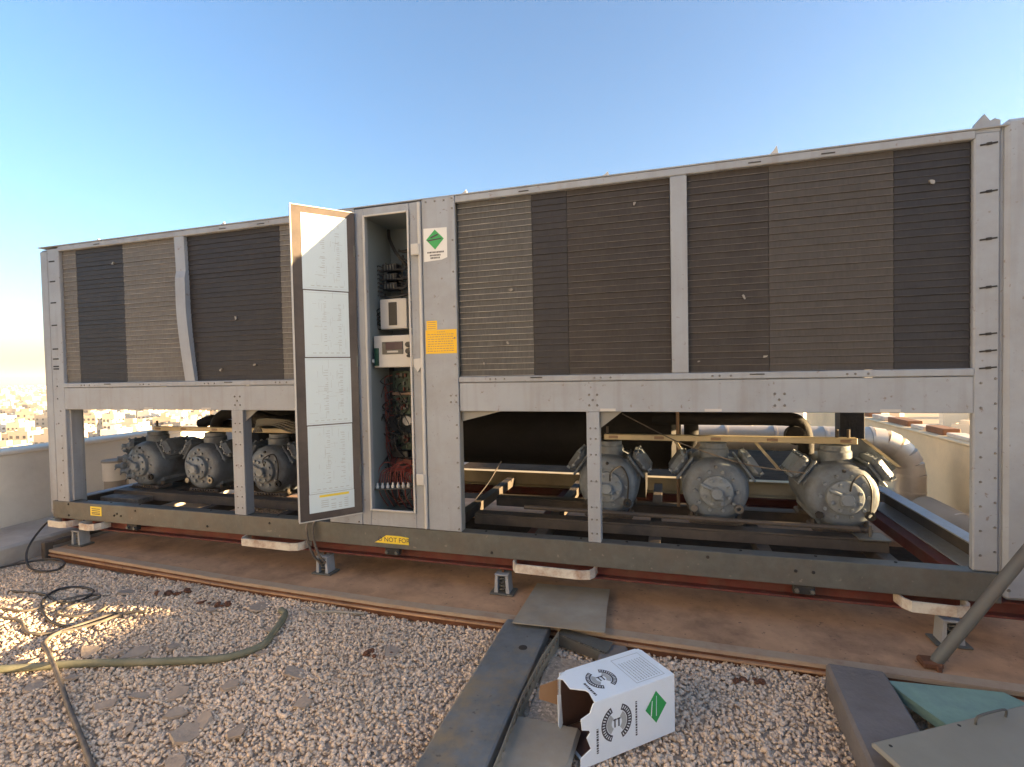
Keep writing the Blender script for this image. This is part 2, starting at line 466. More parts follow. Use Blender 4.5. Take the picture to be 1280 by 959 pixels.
MB().box(-2.9, 2.25, .62, 7.3, .02, .06).build('bounce_cut_sheet', 'bounce_cut')['kind'] = 'structure'  # dark sheet added over the gravel to cut bounced light
# loose stone chips: one mass of real little stones
def pebbles(name, count, xr, yr, smin, smax, seed):
    r = np.random.default_rng(seed)
    t = (1 + 5 ** 0.5) / 2
    V = np.array([(-1, t, 0), (1, t, 0), (-1, -t, 0), (1, -t, 0), (0, -1, t), (0, 1, t), (0, -1, -t), (0, 1, -t), (t, 0, -1), (t, 0, 1), (-t, 0, -1), (-t, 0, 1)], float)
    V /= np.linalg.norm(V[0])
    F = np.array([(0, 11, 5), (0, 5, 1), (0, 1, 7), (0, 7, 10), (0, 10, 11), (1, 5, 9), (5, 11, 4), (11, 10, 2), (10, 7, 6), (7, 1, 8), (3, 9, 4), (3, 4, 2), (3, 2, 6), (3, 6, 8), (3, 8, 9), (4, 9, 5), (2, 4, 11), (6, 2, 10), (8, 6, 7), (9, 8, 1)])
    x = r.uniform(*xr, count); y = r.uniform(*yr, count)
    z = 0.026 + 0.008 * np.sin(2.1 * x + 0.6) * np.cos(2.7 * y) + 0.006 * np.sin(5.3 * x + 3.1 * y) + 0.004 * np.sin(9 * y - 4 * x) + r.uniform(-0.006, 0.008, count)
    s = smin + (smax - smin) * r.beta(1.5, 3.4, count)
    sc = np.stack([s * r.uniform(0.8, 1.25, count), s * r.uniform(0.65, 1.0, count), s * r.uniform(0.45, 0.8, count)], 1)
    jit = 1 + r.uniform(-0.32, 0.32, (count, 12, 1))
    P = V[None] * jit * sc[:, None, :]
    q = r.normal(size=(count, 4)) * np.array([1, .45, .45, 1.0]); q /= np.linalg.norm(q, axis=1)[:, None]
    w, a, b, c = q.T
    R = np.stack([np.stack([1 - 2 * (b * b + c * c), 2 * (a * b - c * w), 2 * (a * c + b * w)], -1),
                  np.stack([2 * (a * b + c * w), 1 - 2 * (a * a + c * c), 2 * (b * c - a * w)], -1),
                  np.stack([2 * (a * c - b * w), 2 * (b * c + a * w), 1 - 2 * (a * a + b * b)], -1)], 1)
    P = np.einsum('nij,nkj->nki', R, P) + np.stack([x, y, z], 1)[:, None, :]
    me = bpy.data.meshes.new(name)
    nv, nf = count * 12, count * 20
    me.vertices.add(nv); me.vertices.foreach_set('co', P.reshape(-1).astype(np.float32))
    idx = (F[None] + (np.arange(count) * 12)[:, None, None]).reshape(-1).astype(np.int32)
    me.loops.add(nf * 3); me.loops.foreach_set('vertex_index', idx)
    me.polygons.add(nf)
    me.polygons.foreach_set('loop_start', (np.arange(nf) * 3).astype(np.int32))
    me.update(calc_edges=True)
    at = me.attributes.new('tone', 'FLOAT', 'POINT')
    tone = np.clip(r.normal(0.5, 0.24, count), 0, 1)
    at.data.foreach_set('value', np.repeat(tone, 12).astype(np.float32))
    me.materials.append(M['pebble'])
    o = bpy.data.objects.new(name, me); COL.objects.link(o)
    o['kind'] = 'stuff'; o['label'] = 'pale limestone gravel spread over the roof'; o['category'] = 'gravel'
    return o
pebbles('gravel', 92000, (-4.85, 2.2), (-1.95, -0.17), 0.0046, 0.0165, 3)
pebbles('gravel', 16000, (-4.85, 2.2), (-4.2, -1.95), 0.012, 0.024, 4)
pebbles('gravel', 9000, (-4.85, -2.9), (.6, 3.6), 0.012, 0.024, 5)

# ledge along the parapet
kerb = MB().box(-5.6, -4.93, -7.3, 7.3, 0.0, 0.165, 0.02).build('concrete_ledge', 'slab')
tag(kerb, 'low grey concrete ledge at the foot of the parapet facing the city', 'ledge')

# parapets
pw = empty('roof_parapet', (-5.72, 0, 0))
tag(pw, 'grey plastered parapet wall with the city beyond it', 'parapet')
MB().box(-5.85, -5.6, -7.4, 7.4, 0.002, 0.79).build('wall', 'parapet', pw)
MB().box(-5.87, -5.58, -7.4, 7.4, 0.79, 0.835, 0.012).build('coping', 'parapet', pw)
pr_ = empty('roof_parapet', (2.5, 0, 0))
tag(pr_, 'cream parapet wall behind the clad pipe elbow, loose slabs along its top', 'parapet')
MB().box(2.4, 2.62, .35, 7.4, 0.002, 0.745).build('wall', 'cream_wall', pr_)
MB().box(2.385, 2.635, .35, 7.4, 0.745, 0.77, 0.008).build('coping', 'cream_wall', pr_)
MB().box(2.4, 2.62, -7.4, .349, 0.002, 0.81).build('wall', 'cream_wall', pr_)  # unseen front stretch, raised so its shadow bounds the sunlit gravel
MB().box(2.385, 2.635, -7.4, .349, 0.81, 0.84, 0.008).build('coping', 'cream_wall', pr_)
SH = empty('bounce_house', (-1.5, -6.1, 0)); tag(SH, 'unseen pale block added behind the camera to bounce warm sunlight', 'bounce block')  # out of view; added so its sunlit wing bounces warm light onto the chiller
MB().box(-3.399, 2.3, -7.4, -5.6, .001, 3.3).build('wall', 'bounce_wall', SH)
MB().box(-5.5, -3.4, -7.4, -3.25, .001, 4.6).build('wall', 'bounce_wall', SH)
MB().box(-3.37, 2.35, -7.45, -5.55, 3.301, 3.42, .02).build('roof', 'concrete', SH)
MB().box(-5.57, -3.33, -7.45, -3.18, 4.601, 4.72, .02).build('roof', 'concrete', SH)
dr = MB().box(-.5, .45, -5.599, -5.55, .04, 2.1, .005).build('door', 'bar', SH)
MB().box(.33, .40, -5.549, -5.51, 1.0, 1.03, .005).build('handle', 'galv', dr)
y = 1.3; k = 0
while y < 6.8:
    L_ = rnd.uniform(0.28, 0.5)
    mb = MB(); mb.T = Matrix.Translation((2.52, y + L_ / 2, 0.77)) @ Matrix.Rotation(rnd.uniform(-0.05, 0.05), 4, 'Z')
    mb.box(-0.07, 0.07, -L_ / 2, L_ / 2, 0.0, rnd.uniform(0.03, 0.05) + (0.02 if k % 2 else 0), 0.006)
    o = mb.build('coping_slab', 'wood_brown' if k % 2 else 'wood_light', pr_)
    y += L_ + rnd.uniform(0.02, 0.12); k += 1

# ------------------------------------------------------------------ chiller
RX = (-4.866, 1.68)          # ends
DEP = 1.92                   # depth
CH = empty('air_cooled_chiller', (-1.6, 0.95, 0.33))
tag(CH, 'long grey rooftop air cooled chiller with its control cabinet door open', 'chiller')

# base frame
def rail_x(name, y0, sgn, x0, x1, m='galv'):
    mb = MB()
    mb.box(x0, x1, y0, y0 + sgn * 0.008, 0.332, 0.470, 0.002)
    mb.box(x0, x1, y0 + sgn * 0.009, y0 + sgn * 0.085, 0.461, 0.4695, 0.002)
    mb.box(x0, x1, y0 + sgn * 0.009, y0 + sgn * 0.085, 0.332, 0.341, 0.002)
    return mb.build(name, m, CH)
rail_x('base_rail', -0.012, 1, -4.80, 1.472)
rail_x('base_rail', DEP, -1, -4.80, 1.60, 'cream')  # far rail coloured cream to stand in for sunlight on it
for x0, s in ((-4.80, 1), (1.66, -1)):
    mb = MB()
    mb.box(x0, x0 + s * 0.008, 0.08, DEP - 0.09, 0.335, 0.457, mi=1)  # darker web than flange, painting in the shade on the inner face
    mb.box(x0, x0 + s * 0.085, 0.08, DEP - 0.09, 0.458, 0.467)
    mb.box(x0 + s * 0.009, x0 + s * 0.13, 0.08, DEP - 0.09, 0.335, 0.344)
    mb.build('end_rail', ['panel', 'skid'], CH)
for x in (-4.25, -3.5, -2.75, -2.1, -1.45, -0.78, -0.08, 0.52, 1.12):
    one('cross_member', 'skid', CH, None, (x - 0.035, x + 0.035, 0.08, DEP - 0.09, 0.345, 0.42))
mb = MB()
x = -4.5
while x < 1.4:
    mb.lathe([(0, 0), (0.008, 0), (0.007, 0.004), (0, 0.005)], (x, 0.045, 0.4695), (0, 0, 1), 8)
    x += 0.31 + 0.05 * math.sin(x * 3)
mb.build('rail_bolts', 'slot', CH)['kind'] = 'stuff'
mb = MB()
for x, z in [(-4.62, .45), (-4.62, .36), (-4.09, .405), (-4.12, .39), (-4.05, .39), (-3.9, .44), (0.62, .405), (0.70, .405), (-1.02, .36), (-3.2, .37), (-2.65, .43), (0.2, .44)]:
    mb.lathe([(0, 0), (0.009, 0), (0.007, 0.005), (0, 0.006)], (x, -0.012, z), (0, -1, 0), 8)
mb.build('rail_face_bolts', 'slot', CH)['kind'] = 'stuff'

# corner posts
mb = MB()
mb.box(-4.75, -4.62, -0.006, 0.13, 0.345, 2.50, 0.004)
mb.box(-4.866, -4.752, 0.004, 0.22, 0.345, 2.505, 0.02)
mb.box(-4.68, -4.60, 0.02, 0.10, 0.475, 1.21, 0.003)
mb.build('corner_post', 'panel', CH)
mb = MB()
mb.box(1.364, 1.462, -0.006, 0.03, 0.475, 2.50, 0.006)
mb.box(1.464, 1.49, 0.006, 0.04, 0.475, 2.53, 0.004)
mb.build('corner_post', 'panel', CH)
mb = MB()
mb.box(1.478, 1.69, -0.018, 0.055, 0.352, 2.545, 0.016)
mb.box(1.665, 1.689, 0.056, 0.42, 0.475, 2.51, 0.004)  # hidden return strip, added to block sun from the lower posts and door
mb.build('corner_panel', 'panel', CH)
mb = MB()
for z in (0.40, 0.445): mb.lathe([(0, 0), (0.008, 0), (0.006, 0.005), (0, 0.005)], (1.495, -0.018, z), (0, -1, 0), 8)
for z in np.arange(0.55, 1.42, 0.115):
    for dx in (0, 0.055): mb.lathe([(0, 0), (0.006, 0), (0.005, 0.004), (0, 0.004)], (1.393 + dx, -0.006, z + (0.02 if dx else 0)), (0, -1, 0), 8)
mb.build('post_bolts', 'bolt', CH)['kind'] = 'stuff'
for z in (2.445, 2.23, 2.015, 1.795, 1.581, 1.503, 1.425):
    mb = MB(); mb.T = Matrix.Translation((1.418, -0.0075, z)) @ Matrix.Rotation(-0.09, 4, 'Y')
    mb.box(-0.033, 0.033, -0.002, 0.001, -0.0035, 0.0035)
    mb.box(-0.010, 0.010, -0.005, -0.002, -0.006, 0.006)
    mb.build('post_slot', 'slot', CH)
for z in (2.40, 2.24, 2.07, 1.89, 1.70, 1.62, 1.56, 1.54):
    MB().box(-4.73, -4.67, -0.0085, -0.005, z - 0.005, z + 0.005).build('post_slot', 'slot', CH)
mb = MB()
for z in np.arange(0.5, 1.5, 0.1):
    mb.lathe([(0, 0), (0.007, 0), (0.005, 0.004), (0, 0.004)], (-4.70 + 0.03 * (int(z * 10) % 2), -0.006, z), (0, -1, 0), 8)
mb.build('post_bolts', 'bolt', CH)['kind'] = 'stuff'
for x0, x1 in ((-4.866, -4.68), (1.33, 1.50)):
    MB().box(x0, x1, DEP - 0.14, DEP, 0.475, 2.50, 0.004).build('corner_post', 'panel' if x0 < 0 else 'black', CH)  # right-hand post blackened to stand in for its shade
for x0, x1 in ((-4.66, -3.2), (-3.19, -1.6), (-1.59, .12)):
    MB().box(x0, x1, DEP - .05, DEP - .03, .63, 1.213, .003).build('rear_blackout', 'black', CH)  # black panels added to darken the interior
# torn sheet on the top of the post
mb = MB()
mb.prism([(1.366, -0.004, 2.499), (1.366, -0.004, 2.54), (1.402, -0.004, 2.583), (1.424, -0.004, 2.55), (1.44, -0.004, 2.558), (1.462, -0.004, 2.548), (1.462, -0.004, 2.499)], (0, 0.02, 0))
mb.build('bent_flap', 'panel', CH)

# lower posts
for x0, x1 in ((-0.437, -0.365), (-2.953, -2.853)):
    mb = MB()
    mb.box(x0, x1, -0.006, 0.004, 0.4705, 1.214, 0.002)
    mb.box(x0, x0 + 0.004, 0.005, 0.07, 0.4705, 1.214)
    mb.box(x1 - 0.004, x1, 0.005, 0.07, 0.4705, 1.214)
    po = mb.build('lower_post', 'panel', CH)
    mb = MB()
    for z in (0.52, 0.60, 0.67, 0.82, 0.97, 1.06, 1.12):
        for dx in (0.3, 0.7): mb.lathe([(0, 0), (0.006, 0), (0.004, 0.004), (0, 0.004)], (x0 + (x1 - x0) * dx, -0.006, z), (0, -1, 0), 8)
    mb.build('post_bolts', 'bolt', po)['kind'] = 'stuff'
for x in (-0.44, -2.95):
    mb = MB(); mb.prism([(x + 0.08, 0.02, 1.213), (x + 0.2, 0.02, 1.213), (x + 0.08, 0.02, 1.12)], (0, 0.006, 0)); mb.build('gusset', 'panel_in', CH)
mb = MB(); mb.prism([(-1.205, 0.02, 1.213), (-0.95, 0.02, 1.213), (-1.205, 0.02, 1.15)], (0, 0.006, 0)); mb.build('gusset', 'panel_in', CH)
mb = MB(); mb.prism([(0.90, 1.70, 1.213), (1.05, 1.70, 1.213), (0.90, 1.70, 1.0), (0.88, 1.70, 1.0)], (0, 0.01, 0)); mb.build('gusset', 'panel_in', CH)

# beams and coil rails on the front and back
bays = ((-4.62, -2.152), (-1.208, 1.364))
for x0, x1 in bays:
    bo = MB().box(x0, x1, -0.006, 0.05, 1.214, 1.386, 0.003).build('cross_beam', 'panel', CH)
    MB().box(x0, x1, -0.012, 0.055, 1.389, 1.424, 0.004).build('coil_rail', 'panel', CH)
    mb = MB()
    for x in np.arange(x0 + 0.2, x1, 0.62):
        for dx in (0, 0.035, 0.09): mb.lathe([(0, 0), (0.006, 0), (0.004, 0.004), (0, 0.004)], (x + dx, -0.012, 1.406), (0, -1, 0), 8)
    for dx, dz in ((-0.02, .03), (0.025, .03), (0, 0), (-0.02, -.03), (0.025, -.03)):
        for xc in (-0.40, -2.9, 0.55):
            if x0 < xc < x1: mb.lathe([(0, 0), (0.007, 0), (0.005, 0.004), (0, 0.004)], (xc + dx, -0.006, 1.28 + dz), (0, -1, 0), 8)
    mb.build('beam_bolts', 'bolt', bo)['kind'] = 'stuff'
    for x in (x0 + 0.45, x0 + 1.62): MB().box(x, x + 0.07, -0.0145, -0.011, 1.409, 1.415).build('rail_slot', 'slot', bo)
    for x in (x0 + 0.85, x0 + 1.4, x0 + 2.2): MB().box(x, x + 0.085, -0.0085, -0.005, 1.218, 1.232).build('edge_clip', 'rim', bo)
    # top rail
    MB().box(x0 - 0.002, x1 + 0.002, -0.012, 0.06, 2.474, 2.5135, 0.004).build('top_rail', 'panel', CH)
    for x in (x0 + 0.4, x0 + 1.62, x0 + 1.95): MB().box(x, x + 0.06, -0.0145, -0.011, 2.488, 2.4935).build('rail_slot', 'slot', bo)
MB().box(-4.60, 1.36, DEP - 0.055, DEP, 1.214, 1.42, 0.003).build('cross_beam', 'panel', CH)
MB().box(-4.60, 1.36, DEP - 0.055, DEP, 2.474, 2.5135, 0.003).build('top_rail', 'panel', CH)
for x0, x1 in ((-4.78, -1.91), (-1.425, 1.62)): MB().box(x0, x1, 0.09, DEP - 0.08, 1.23, 1.262).build('light_block_deck', 'black', CH)  # unseen deck, included to block light from the lower bays
MB().box(-4.84, 1.66, -0.016, DEP, 2.514, 2.5215, 0.002).build('roof_sheet', 'panel', CH)
for x0, x1 in ((-4.855, -4.845), (1.55, 1.56)): MB().box(x0, x1, 0.24 if x0 < 0 else 0.16, DEP - 0.15, 1.215, 2.51).build('end_panel', 'panel', CH)
for x, h in ((-2.98, .02), (-1.152, .025), (-0.309, .025), (0.535, .045), (-4.2, .015)):
    mb = MB().prism([(x - .025, 0.0, 2.5215), (x + .02, 0.0, 2.5215), (x + .012, 0.0, 2.5215 + h), (x - .002, 0.0, 2.5215 + h * .5)], (0, .012, 0)); mb.build('roof_tab', 'rim', CH)

# upper dividers, the left one bent
MB().box(0.029, 0.114, -0.009, 0.05, 1.425, 2.473, 0.004).build('coil_divider', 'panel', CH)
mb = MB(); vs, fs = [], []
zz = np.linspace(1.425, 2.473, 22)
for z in zz:
    t = max(0, (1.98 - z) / 0.55); dx = 0.058 * min(1, t) ** 1.4 + 0.012 * math.sin((2.47 - z) * 3)
    for x, y in ((-3.418, -0.009), (-3.328, -0.009), (-3.328, 0.04), (-3.418, 0.04)): vs.append((x + dx, y - 0.015 * math.sin(math.pi * (z - 1.425) / 1.048) * (z < 2.2), z))
for i in range(21):
    for k in range(4): fs.append((i * 4 + k, i * 4 + (k + 1) % 4, i * 4 + 4 + (k + 1) % 4, i * 4 + 4 + k))
fs += [(0, 1, 2, 3), (84, 85, 86, 87)]
mb.add(vs, fs).build('coil_divider', 'panel', CH)['label'] = 'buckled grey coil divider'

# condenser coils: each row of fins is its own slat
def coil(x0, x1, cuts, kinds, label):
    z0, z1, n = 1.425, 2.474, 30
    y0 = 0.014
    co = MB().box(x0, x1, y0 + 0.02, y0 + 0.12, z0, z1).build('condenser_coil', 'fin_dark', CH)
    co['label'] = label
    pitch = (z1 - z0) / n
    xs = [x0] + list(cuts) + [x1]
    me = None
    for i in range(n):
        z = z0 + i * pitch
        if me is None:
            mb = MB()
            for (a, b), kd in zip(zip(xs, xs[1:]), kinds):
                mb.prism([(a, y0 + 0.019, z + 0.0004), (a, y0 + 0.002, z + 0.0004), (a, y0 + 0.0046, z + pitch - 0.0003), (a, y0 + 0.019, z + pitch - 0.0003)], (b - a - 0.002, 0, 0), kd)
                mb.prism([(a, y0 - 0.0006, z + 0.0020), (a, y0 + 0.0015, z + 0.0020), (a, y0 + 0.0015, z + 0.0050), (a, y0 - 0.0006, z + 0.0050)], (b - a - 0.002, 0, 0), {6: 3, 7: 4}.get(kd, 3 + kd))
            o = mb.build('fin_row', ['fin_light', 'fin_mid', 'fin_dark', 'fin_edge', 'fin_edge_mid', 'fin_edge_dark', 'fin_pale', 'fin_mid_brown'], co)
            me, loc = o.data, o.location.copy()
        else:
            o = bpy.data.objects.new('fin_row', me); COL.objects.link(o)
            o.parent = co
            o.location = loc + Vector((0, rnd.uniform(-0.0012, 0.0012), i * pitch + rnd.uniform(-0.0007, 0.0007)))
            o.rotation_euler = (rnd.uniform(-0.03, 0.03), 0, 0)
    return co
c1 = coil(-4.615, -3.33, (-4.461, -3.962), (6, 2, 6), 'outer coil beside the end post, one dark band between pale ones')
c2 = coil(-3.33, -2.155, (-2.513,), (2, 6), 'darkest coil behind the cabinet door')
c3 = coil(-1.206, 0.028, (-0.739, -0.533), (0, 2, 1), 'coil with a pale third beside the cabinet panel')
c4 = coil(0.115, 1.362, (0.511, 1.058), (1, 7, 2), 'brown coil beside the slotted corner post')
for x0, x1 in ((-4.60, -3.0), (-2.99, -1.0), (-0.99, 1.33)):
    MB().box(x0, x1, DEP - 0.14, DEP - 0.06, 1.425, 2.47).build('rear_coil', 'fin_dark', CH)
# dents, feathers and rags stuck on the fins
for co, x, z, s in ((c3, -0.875, 1.93, .022), (c3, -0.159, 2.355, .018), (c4, 1.208, 2.306, .022), (c4, 0.391, 1.815, .016), (c4, 0.488, 1.502, .017), (c2, -2.901, 1.864, .02), (c4, 0.166, 1.484, .014), (c1, -4.058, 2.339, .016), (c3, -0.9, 1.62, .016), (c2, -3.05, 1.50, .02), (c2, -2.75, 1.53, .017), (c3, -1.05, 1.5, .01)):
    mb = MB(); mb.T = Matrix.Translation((x, 0.006, z)) @ Matrix.Rotation(rnd.uniform(0, 3), 4, 'Y')
    pts = []
    for k in range(7):
        a = k / 7 * 2 * math.pi; r = s * rnd.uniform(0.35, 1.0)
        pts.append((r * math.cos(a) * 0.6, 0, r * math.sin(a)))
    mb.prism(pts, (0, 0.01, 0)); mb.build('bent_fin', 'fin_edge', co)

# panels beside the cabinet
def bolted_panel(x0, x1, bolts_x):
    p = MB().box(x0, x1, -0.018, -0.004, 0.474, 2.5135, 0.003).build('side_panel', 'panel', CH)
    mb = MB()
    for z in (0.49, .62, .75, .9, 1.05, 1.13, 1.27, 1.31, 1.5, 1.66, 1.85, 2.06, 2.25, 2.44, 2.50):
        mb.lathe([(0, 0), (0.0065, 0), (0.005, 0.005), (0, 0.005)], (bolts_x, -0.018, z), (0, -1, 0), 8)
    for z in (1.27, 1.31): mb.lathe([(0, 0), (0.0065, 0), (0.005, 0.005), (0, 0.005)], (bolts_x - 0.035, -0.018, z), (0, -1, 0), 8)
    for k in range(3): mb.lathe([(0, 0), (0.0065, 0), (0.005, 0.005), (0, 0.005)], (x0 + 0.03 + 0.06 * k, -0.018, 2.495), (0, -1, 0), 8)
    mb.build('panel_bolts', 'bolt', p)['kind'] = 'stuff'
    MB().box(x0 + 0.004, x1 - 0.004, -0.003, 0.055, 0.474, 2.513).build('panel_backing', 'panel_in', p)
    return p
PR = bolted_panel(-1.428, -1.210, -1.226)
PL = bolted_panel(-2.150, -1.905, -1.93)

# warning stickers
st = MB().prism([(-1.417, -0.0195, 2.335), (-1.262, -0.0195, 2.330), (-1.262, -0.0195, 2.150), (-1.30, -0.0195, 2.138), (-1.417, -0.0195, 2.132)], (0, 0.001, 0)).build('warning_sticker', 'white_plastic', PR)
MB().prism([(-1.341, -0.0205, 2.323), (-1.282, -0.0205, 2.264), (-1.341, -0.0205, 2.202), (-1.400, -0.0205, 2.264)], (0, 0.0008, 0)).build('warning_sticker', 'green_sign', PR)
mb = MB()
mb.prism([(-1.372, -0.0213, 2.279), (-1.322, -0.0213, 2.297), (-1.318, -0.0213, 2.288), (-1.368, -0.0213, 2.270)], (0, 0.0006, 0))
mb.prism([(-1.395, -0.0213, 2.262), (-1.296, -0.0213, 2.270), (-1.296, -0.0213, 2.263), (-1.385, -0.0213, 2.254)], (0, 0.0006, 0))
for zz_, w in ((2.186, .052), (2.168, .036), (2.152, .032)):
    x = -1.341 - w
    while x < -1.341 + w:
        d = rnd.uniform(.005, .008); mb.box(x, x + d, -0.0203, -0.0195, zz_ - .005, zz_ + .005); x += d + .003
mb.build('sticker_print', 'ink_dark', PR)['kind'] = 'stuff'
ys_ = MB().box(-1.419, -1.2125, -0.0197, -0.0185, 1.568, 1.714).build('yellow_notice', 'yellow', PR)
ys2 = MB().box(-1.411, -1.341, -0.0193, -0.0185, 1.7155, 1.770).build('yellow_notice', 'yellow', PR)
mb = MB()
for r_ in range(9):
    z = 1.70 - r_ * 0.0145; x = -1.405 if r_ else -1.34; e = -1.232 if r_ else -1.29
    while x < e:
        d = rnd.uniform(.006, .02); mb.box(x, min(x + d, e), -0.0203, -0.0197, z - .0018, z + .0018); x += d + .005
for r_ in range(4):
    mb.box(-1.404, -1.35, -0.0199, -0.0193, 1.758 - r_ * .012, 1.761 - r_ * .012)
mb.build('notice_print', 'tan', PR)['kind'] = 'stuff'

# control cabinet
CB = empty('control_cabinet', (-1.67, 0.1, 0.48), CH)
mb = MB()
mb.box(-1.903, -1.838, -0.016, 0.03, 0.474, 2.505, 0.003)
mb.box(-1.514, -1.432, -0.016, 0.03, 0.474, 2.505, 0.003)
mb.box(-1.8375, -1.5145, -0.016, 0.03, 2.460, 2.505, 0.003)
mb.box(-1.8375, -1.5145, -0.016, 0.03, 0.474, 0.570, 0.003)
mb.build('cabinet_frame', 'panel', CB)
mb = MB()
for a in ((-1.838, -1.826, .571, 2.459), (-1.526, -1.514, .571, 2.459)): mb.box(a[0], a[1], -0.030, -0.0165, a[2], a[3], .003)
for a in ((-1.8255, -1.5265, .571, .583), (-1.8255, -1.5265, 2.447, 2.459)): mb.box(a[0], a[1], -0.030, -0.0165, a[2], a[3], .003)
mb.build('gasket_rim', 'rim', CB)
MB().box(-1.452, -1.434, -0.034, -0.0165, 0.478, 2.50, 0.004).build('closing_strip', 'rim', CB)
MB().box(-1.87, -1.48, 0.36, 0.37, 0.5, 2.47).build('back_plate', 'cab_in', CB)
mb = MB()
mb.box(-1.875, -1.865, 0.031, 0.36, 0.5, 2.47); mb.box(-1.485, -1.475, 0.031, 0.36, 0.5, 2.47)
mb.box(-1.864, -1.486, 0.031, 0.36, 2.465, 2.475); mb.box(-1.864, -1.486, 0.031, 0.36, 0.495, 0.505)
mb.build('cabinet_shell', 'cab_in', CB)
for z, kind in ((2.21, 0), (1.503, 1), (0.79, 0)):
    mb = MB()
    if kind: mb.prism([(-1.50, -0.031, z + .035), (-1.45, -0.031, z + .04), (-1.445, -0.031, z - .005), (-1.472, -0.031, z - .045), (-1.498, -0.031, z - .01)], (0, .014, 0))
    else: mb.box(-1.495, -1.44, -0.046, -0.0345, z - .035, z + .035, .004); mb.box(-1.5, -1.47, -0.034, -0.017, z - .02, z + .02, .003)
    l_ = mb.build('latch_keeper', 'rim', CB)
# contents
for k in range(3):
    z = 2.165 - k * 0.062
    c_o = MB().box(-1.835, -1.725, 0.19, 0.27, z - 0.026, z + 0.026, .004).build('contactor', 'plastic_black', CB)
mb = MB()
for k in range(3):
    z = 2.165 - k * 0.062
    for dx in (.018, .04, .062, .084): mb.box(-1.835 + dx, -1.835 + dx + .012, 0.18, 0.189, z - .018, z + .018, .002)
    mb.box(-1.806, -1.797, 0.176, 0.189, z + .019, z + .030)
mb.build('contactor_terminals', 'galv', CB)['kind'] = 'stuff'
cb1 = MB().box(-1.822, -1.626, 0.13, 0.25, 1.747, 1.945, .004).build('controller_box', 'ctl', CB)
MB().box(-1.757, -1.697, 0.126, 0.131, 1.770, 1.922, .001).build('controller_box_window', 'plastic_black', CB)
MB().box(-1.622, -1.59, 0.16, 0.26, 1.75, 1.93, .003).build('relay', 'plastic_black', CB)
MB().box(-1.846, -1.532, 0.08, 0.16, 1.492, 1.700, .004).build('controller_box', 'ctl', CB)
MB().box(-1.783, -1.629, 0.076, 0.081, 1.577, 1.659, .002).build('display_frame', 'galv', CB)
MB().box(-1.755, -1.632, 0.0735, 0.0765, 1.607, 1.655, .001).build('display', 'display', CB)
MB().box(-1.745, -1.665, 0.0735, 0.0765, 1.588, 1.600, .001).build('display', 'rim', CB)
MB().box(-1.838, -1.808, 0.068, 0.081, 1.503, 1.620, .002).build('terminal_strip', 'term_green', CB)
MB().box(-1.856, -1.84, 0.068, 0.079, 1.525, 1.548, .002).build('plug', 'white_plastic', CB)
for z, r in ((1.636, .020), (1.594, .020), (1.563, .010)):
    MB().lathe([(0, 0), (r, 0), (r * .85, .022), (0, .022)], (-1.588, .08, z), (0, -1, 0), 14).build('switch_knob', 'plastic_black', CB, 40)
def board(x0, x1, z0, z1, seed):
    rr = random.Random(seed)
    bo = MB().box(x0, x1, 0.235, 0.245, z0, z1).build('circuit_board', 'pcb', CB)
    mb = MB()
    for _ in range(16):
        x = rr.uniform(x0, x1 - .025); z = rr.uniform(z0, z1 - .025)
        mb.box(x, x + rr.uniform(.008, .025), 0.235 - rr.uniform(.006, .025), 0.234, z, z + rr.uniform(.008, .025), mi=rr.choice((0, 0, 0, 1, 2)))
    mb.build('board_components', ['plastic_black', 'galv', 'brick_red'], CB)['kind'] = 'stuff'
board(-1.80, -1.60, 1.328, 1.466, 1); board(-1.803, -1.668, 1.172, 1.297, 2); board(-1.812, -1.668, 0.93, 1.045, 3)
MB().box(-1.80, -1.60, 0.22, 0.26, 1.303, 1.322, .003).build('wire_duct', 'tan', CB)
for z0, z1, xa, xb in ((1.06, 1.16, -1.82, -1.76), (.88, .925, -1.80, -1.68), (.955, 1.02, -1.655, -1.60), (1.19, 1.28, -1.655, -1.61), (2.28, 2.40, -1.60, -1.54), (2.10, 2.16, -1.60, -1.54)):
    MB().box(xa, xb, .2, .25, z0, z1, .004).build('relay', 'plastic_black', CB)
MB().lathe([(0, 0), (.033, 0), (.033, .05), (0, .05)], (-1.708, 0.30, 1.125), (0, -1, 0), 18).build('capacitor', 'ctl', CB, 40)
MB().box(-1.82, -1.665, 0.22, 0.26, 0.83, 0.868, .003).build('terminal_block', 'brick_red', CB)
MB().box(-1.655, -1.625, 0.24, 0.27, 0.52, 1.40, .003).build('wire_duct', 'tan', CB)
mb = MB(); mb.T = Matrix.Translation((-1.76, 0.13, 0.69)) @ Matrix.Rotation(0.35, 4, 'Z')
mb.box(-.12, .14, -.035, .035, -.008, .0, .002); mb.build('terminal_shelf', 'galv', CB)
for k in range(7):
    mb = MB(); mb.T = Matrix.Translation((-1.76, 0.13, 0.69)) @ Matrix.Rotation(0.35, 4, 'Z')
    x = -.10 + k * .034
    mb.lathe([(0, 0), (.011, 0), (.012, .014), (.007, .02), (.006, .034), (0, .034)], (x, -.01, 0.0), (0, 0, 1), 10)
    mb.build('cable_gland', 'white_plastic', CB, 40)
mb = MB()
for k in range(16):
    x = -1.87 + k * .0155; hgt = rnd.uniform(.07, .13)
    mb.tube([(x, .11 + k * .003, .72), (x + .01, .14, .72 + hgt * .8), (x + .05 + rnd.uniform(0, .06), .18, .72 + hgt), (-1.65, .24, .75 + rnd.uniform(0, .06))], .0032, 5, 5)
    if k % 3 == 0: mb.tube([(x, .12 + k * .003, .68), (x + .01, .15, .62), (x + .03, .2, .54)], .0032, 5, 4)
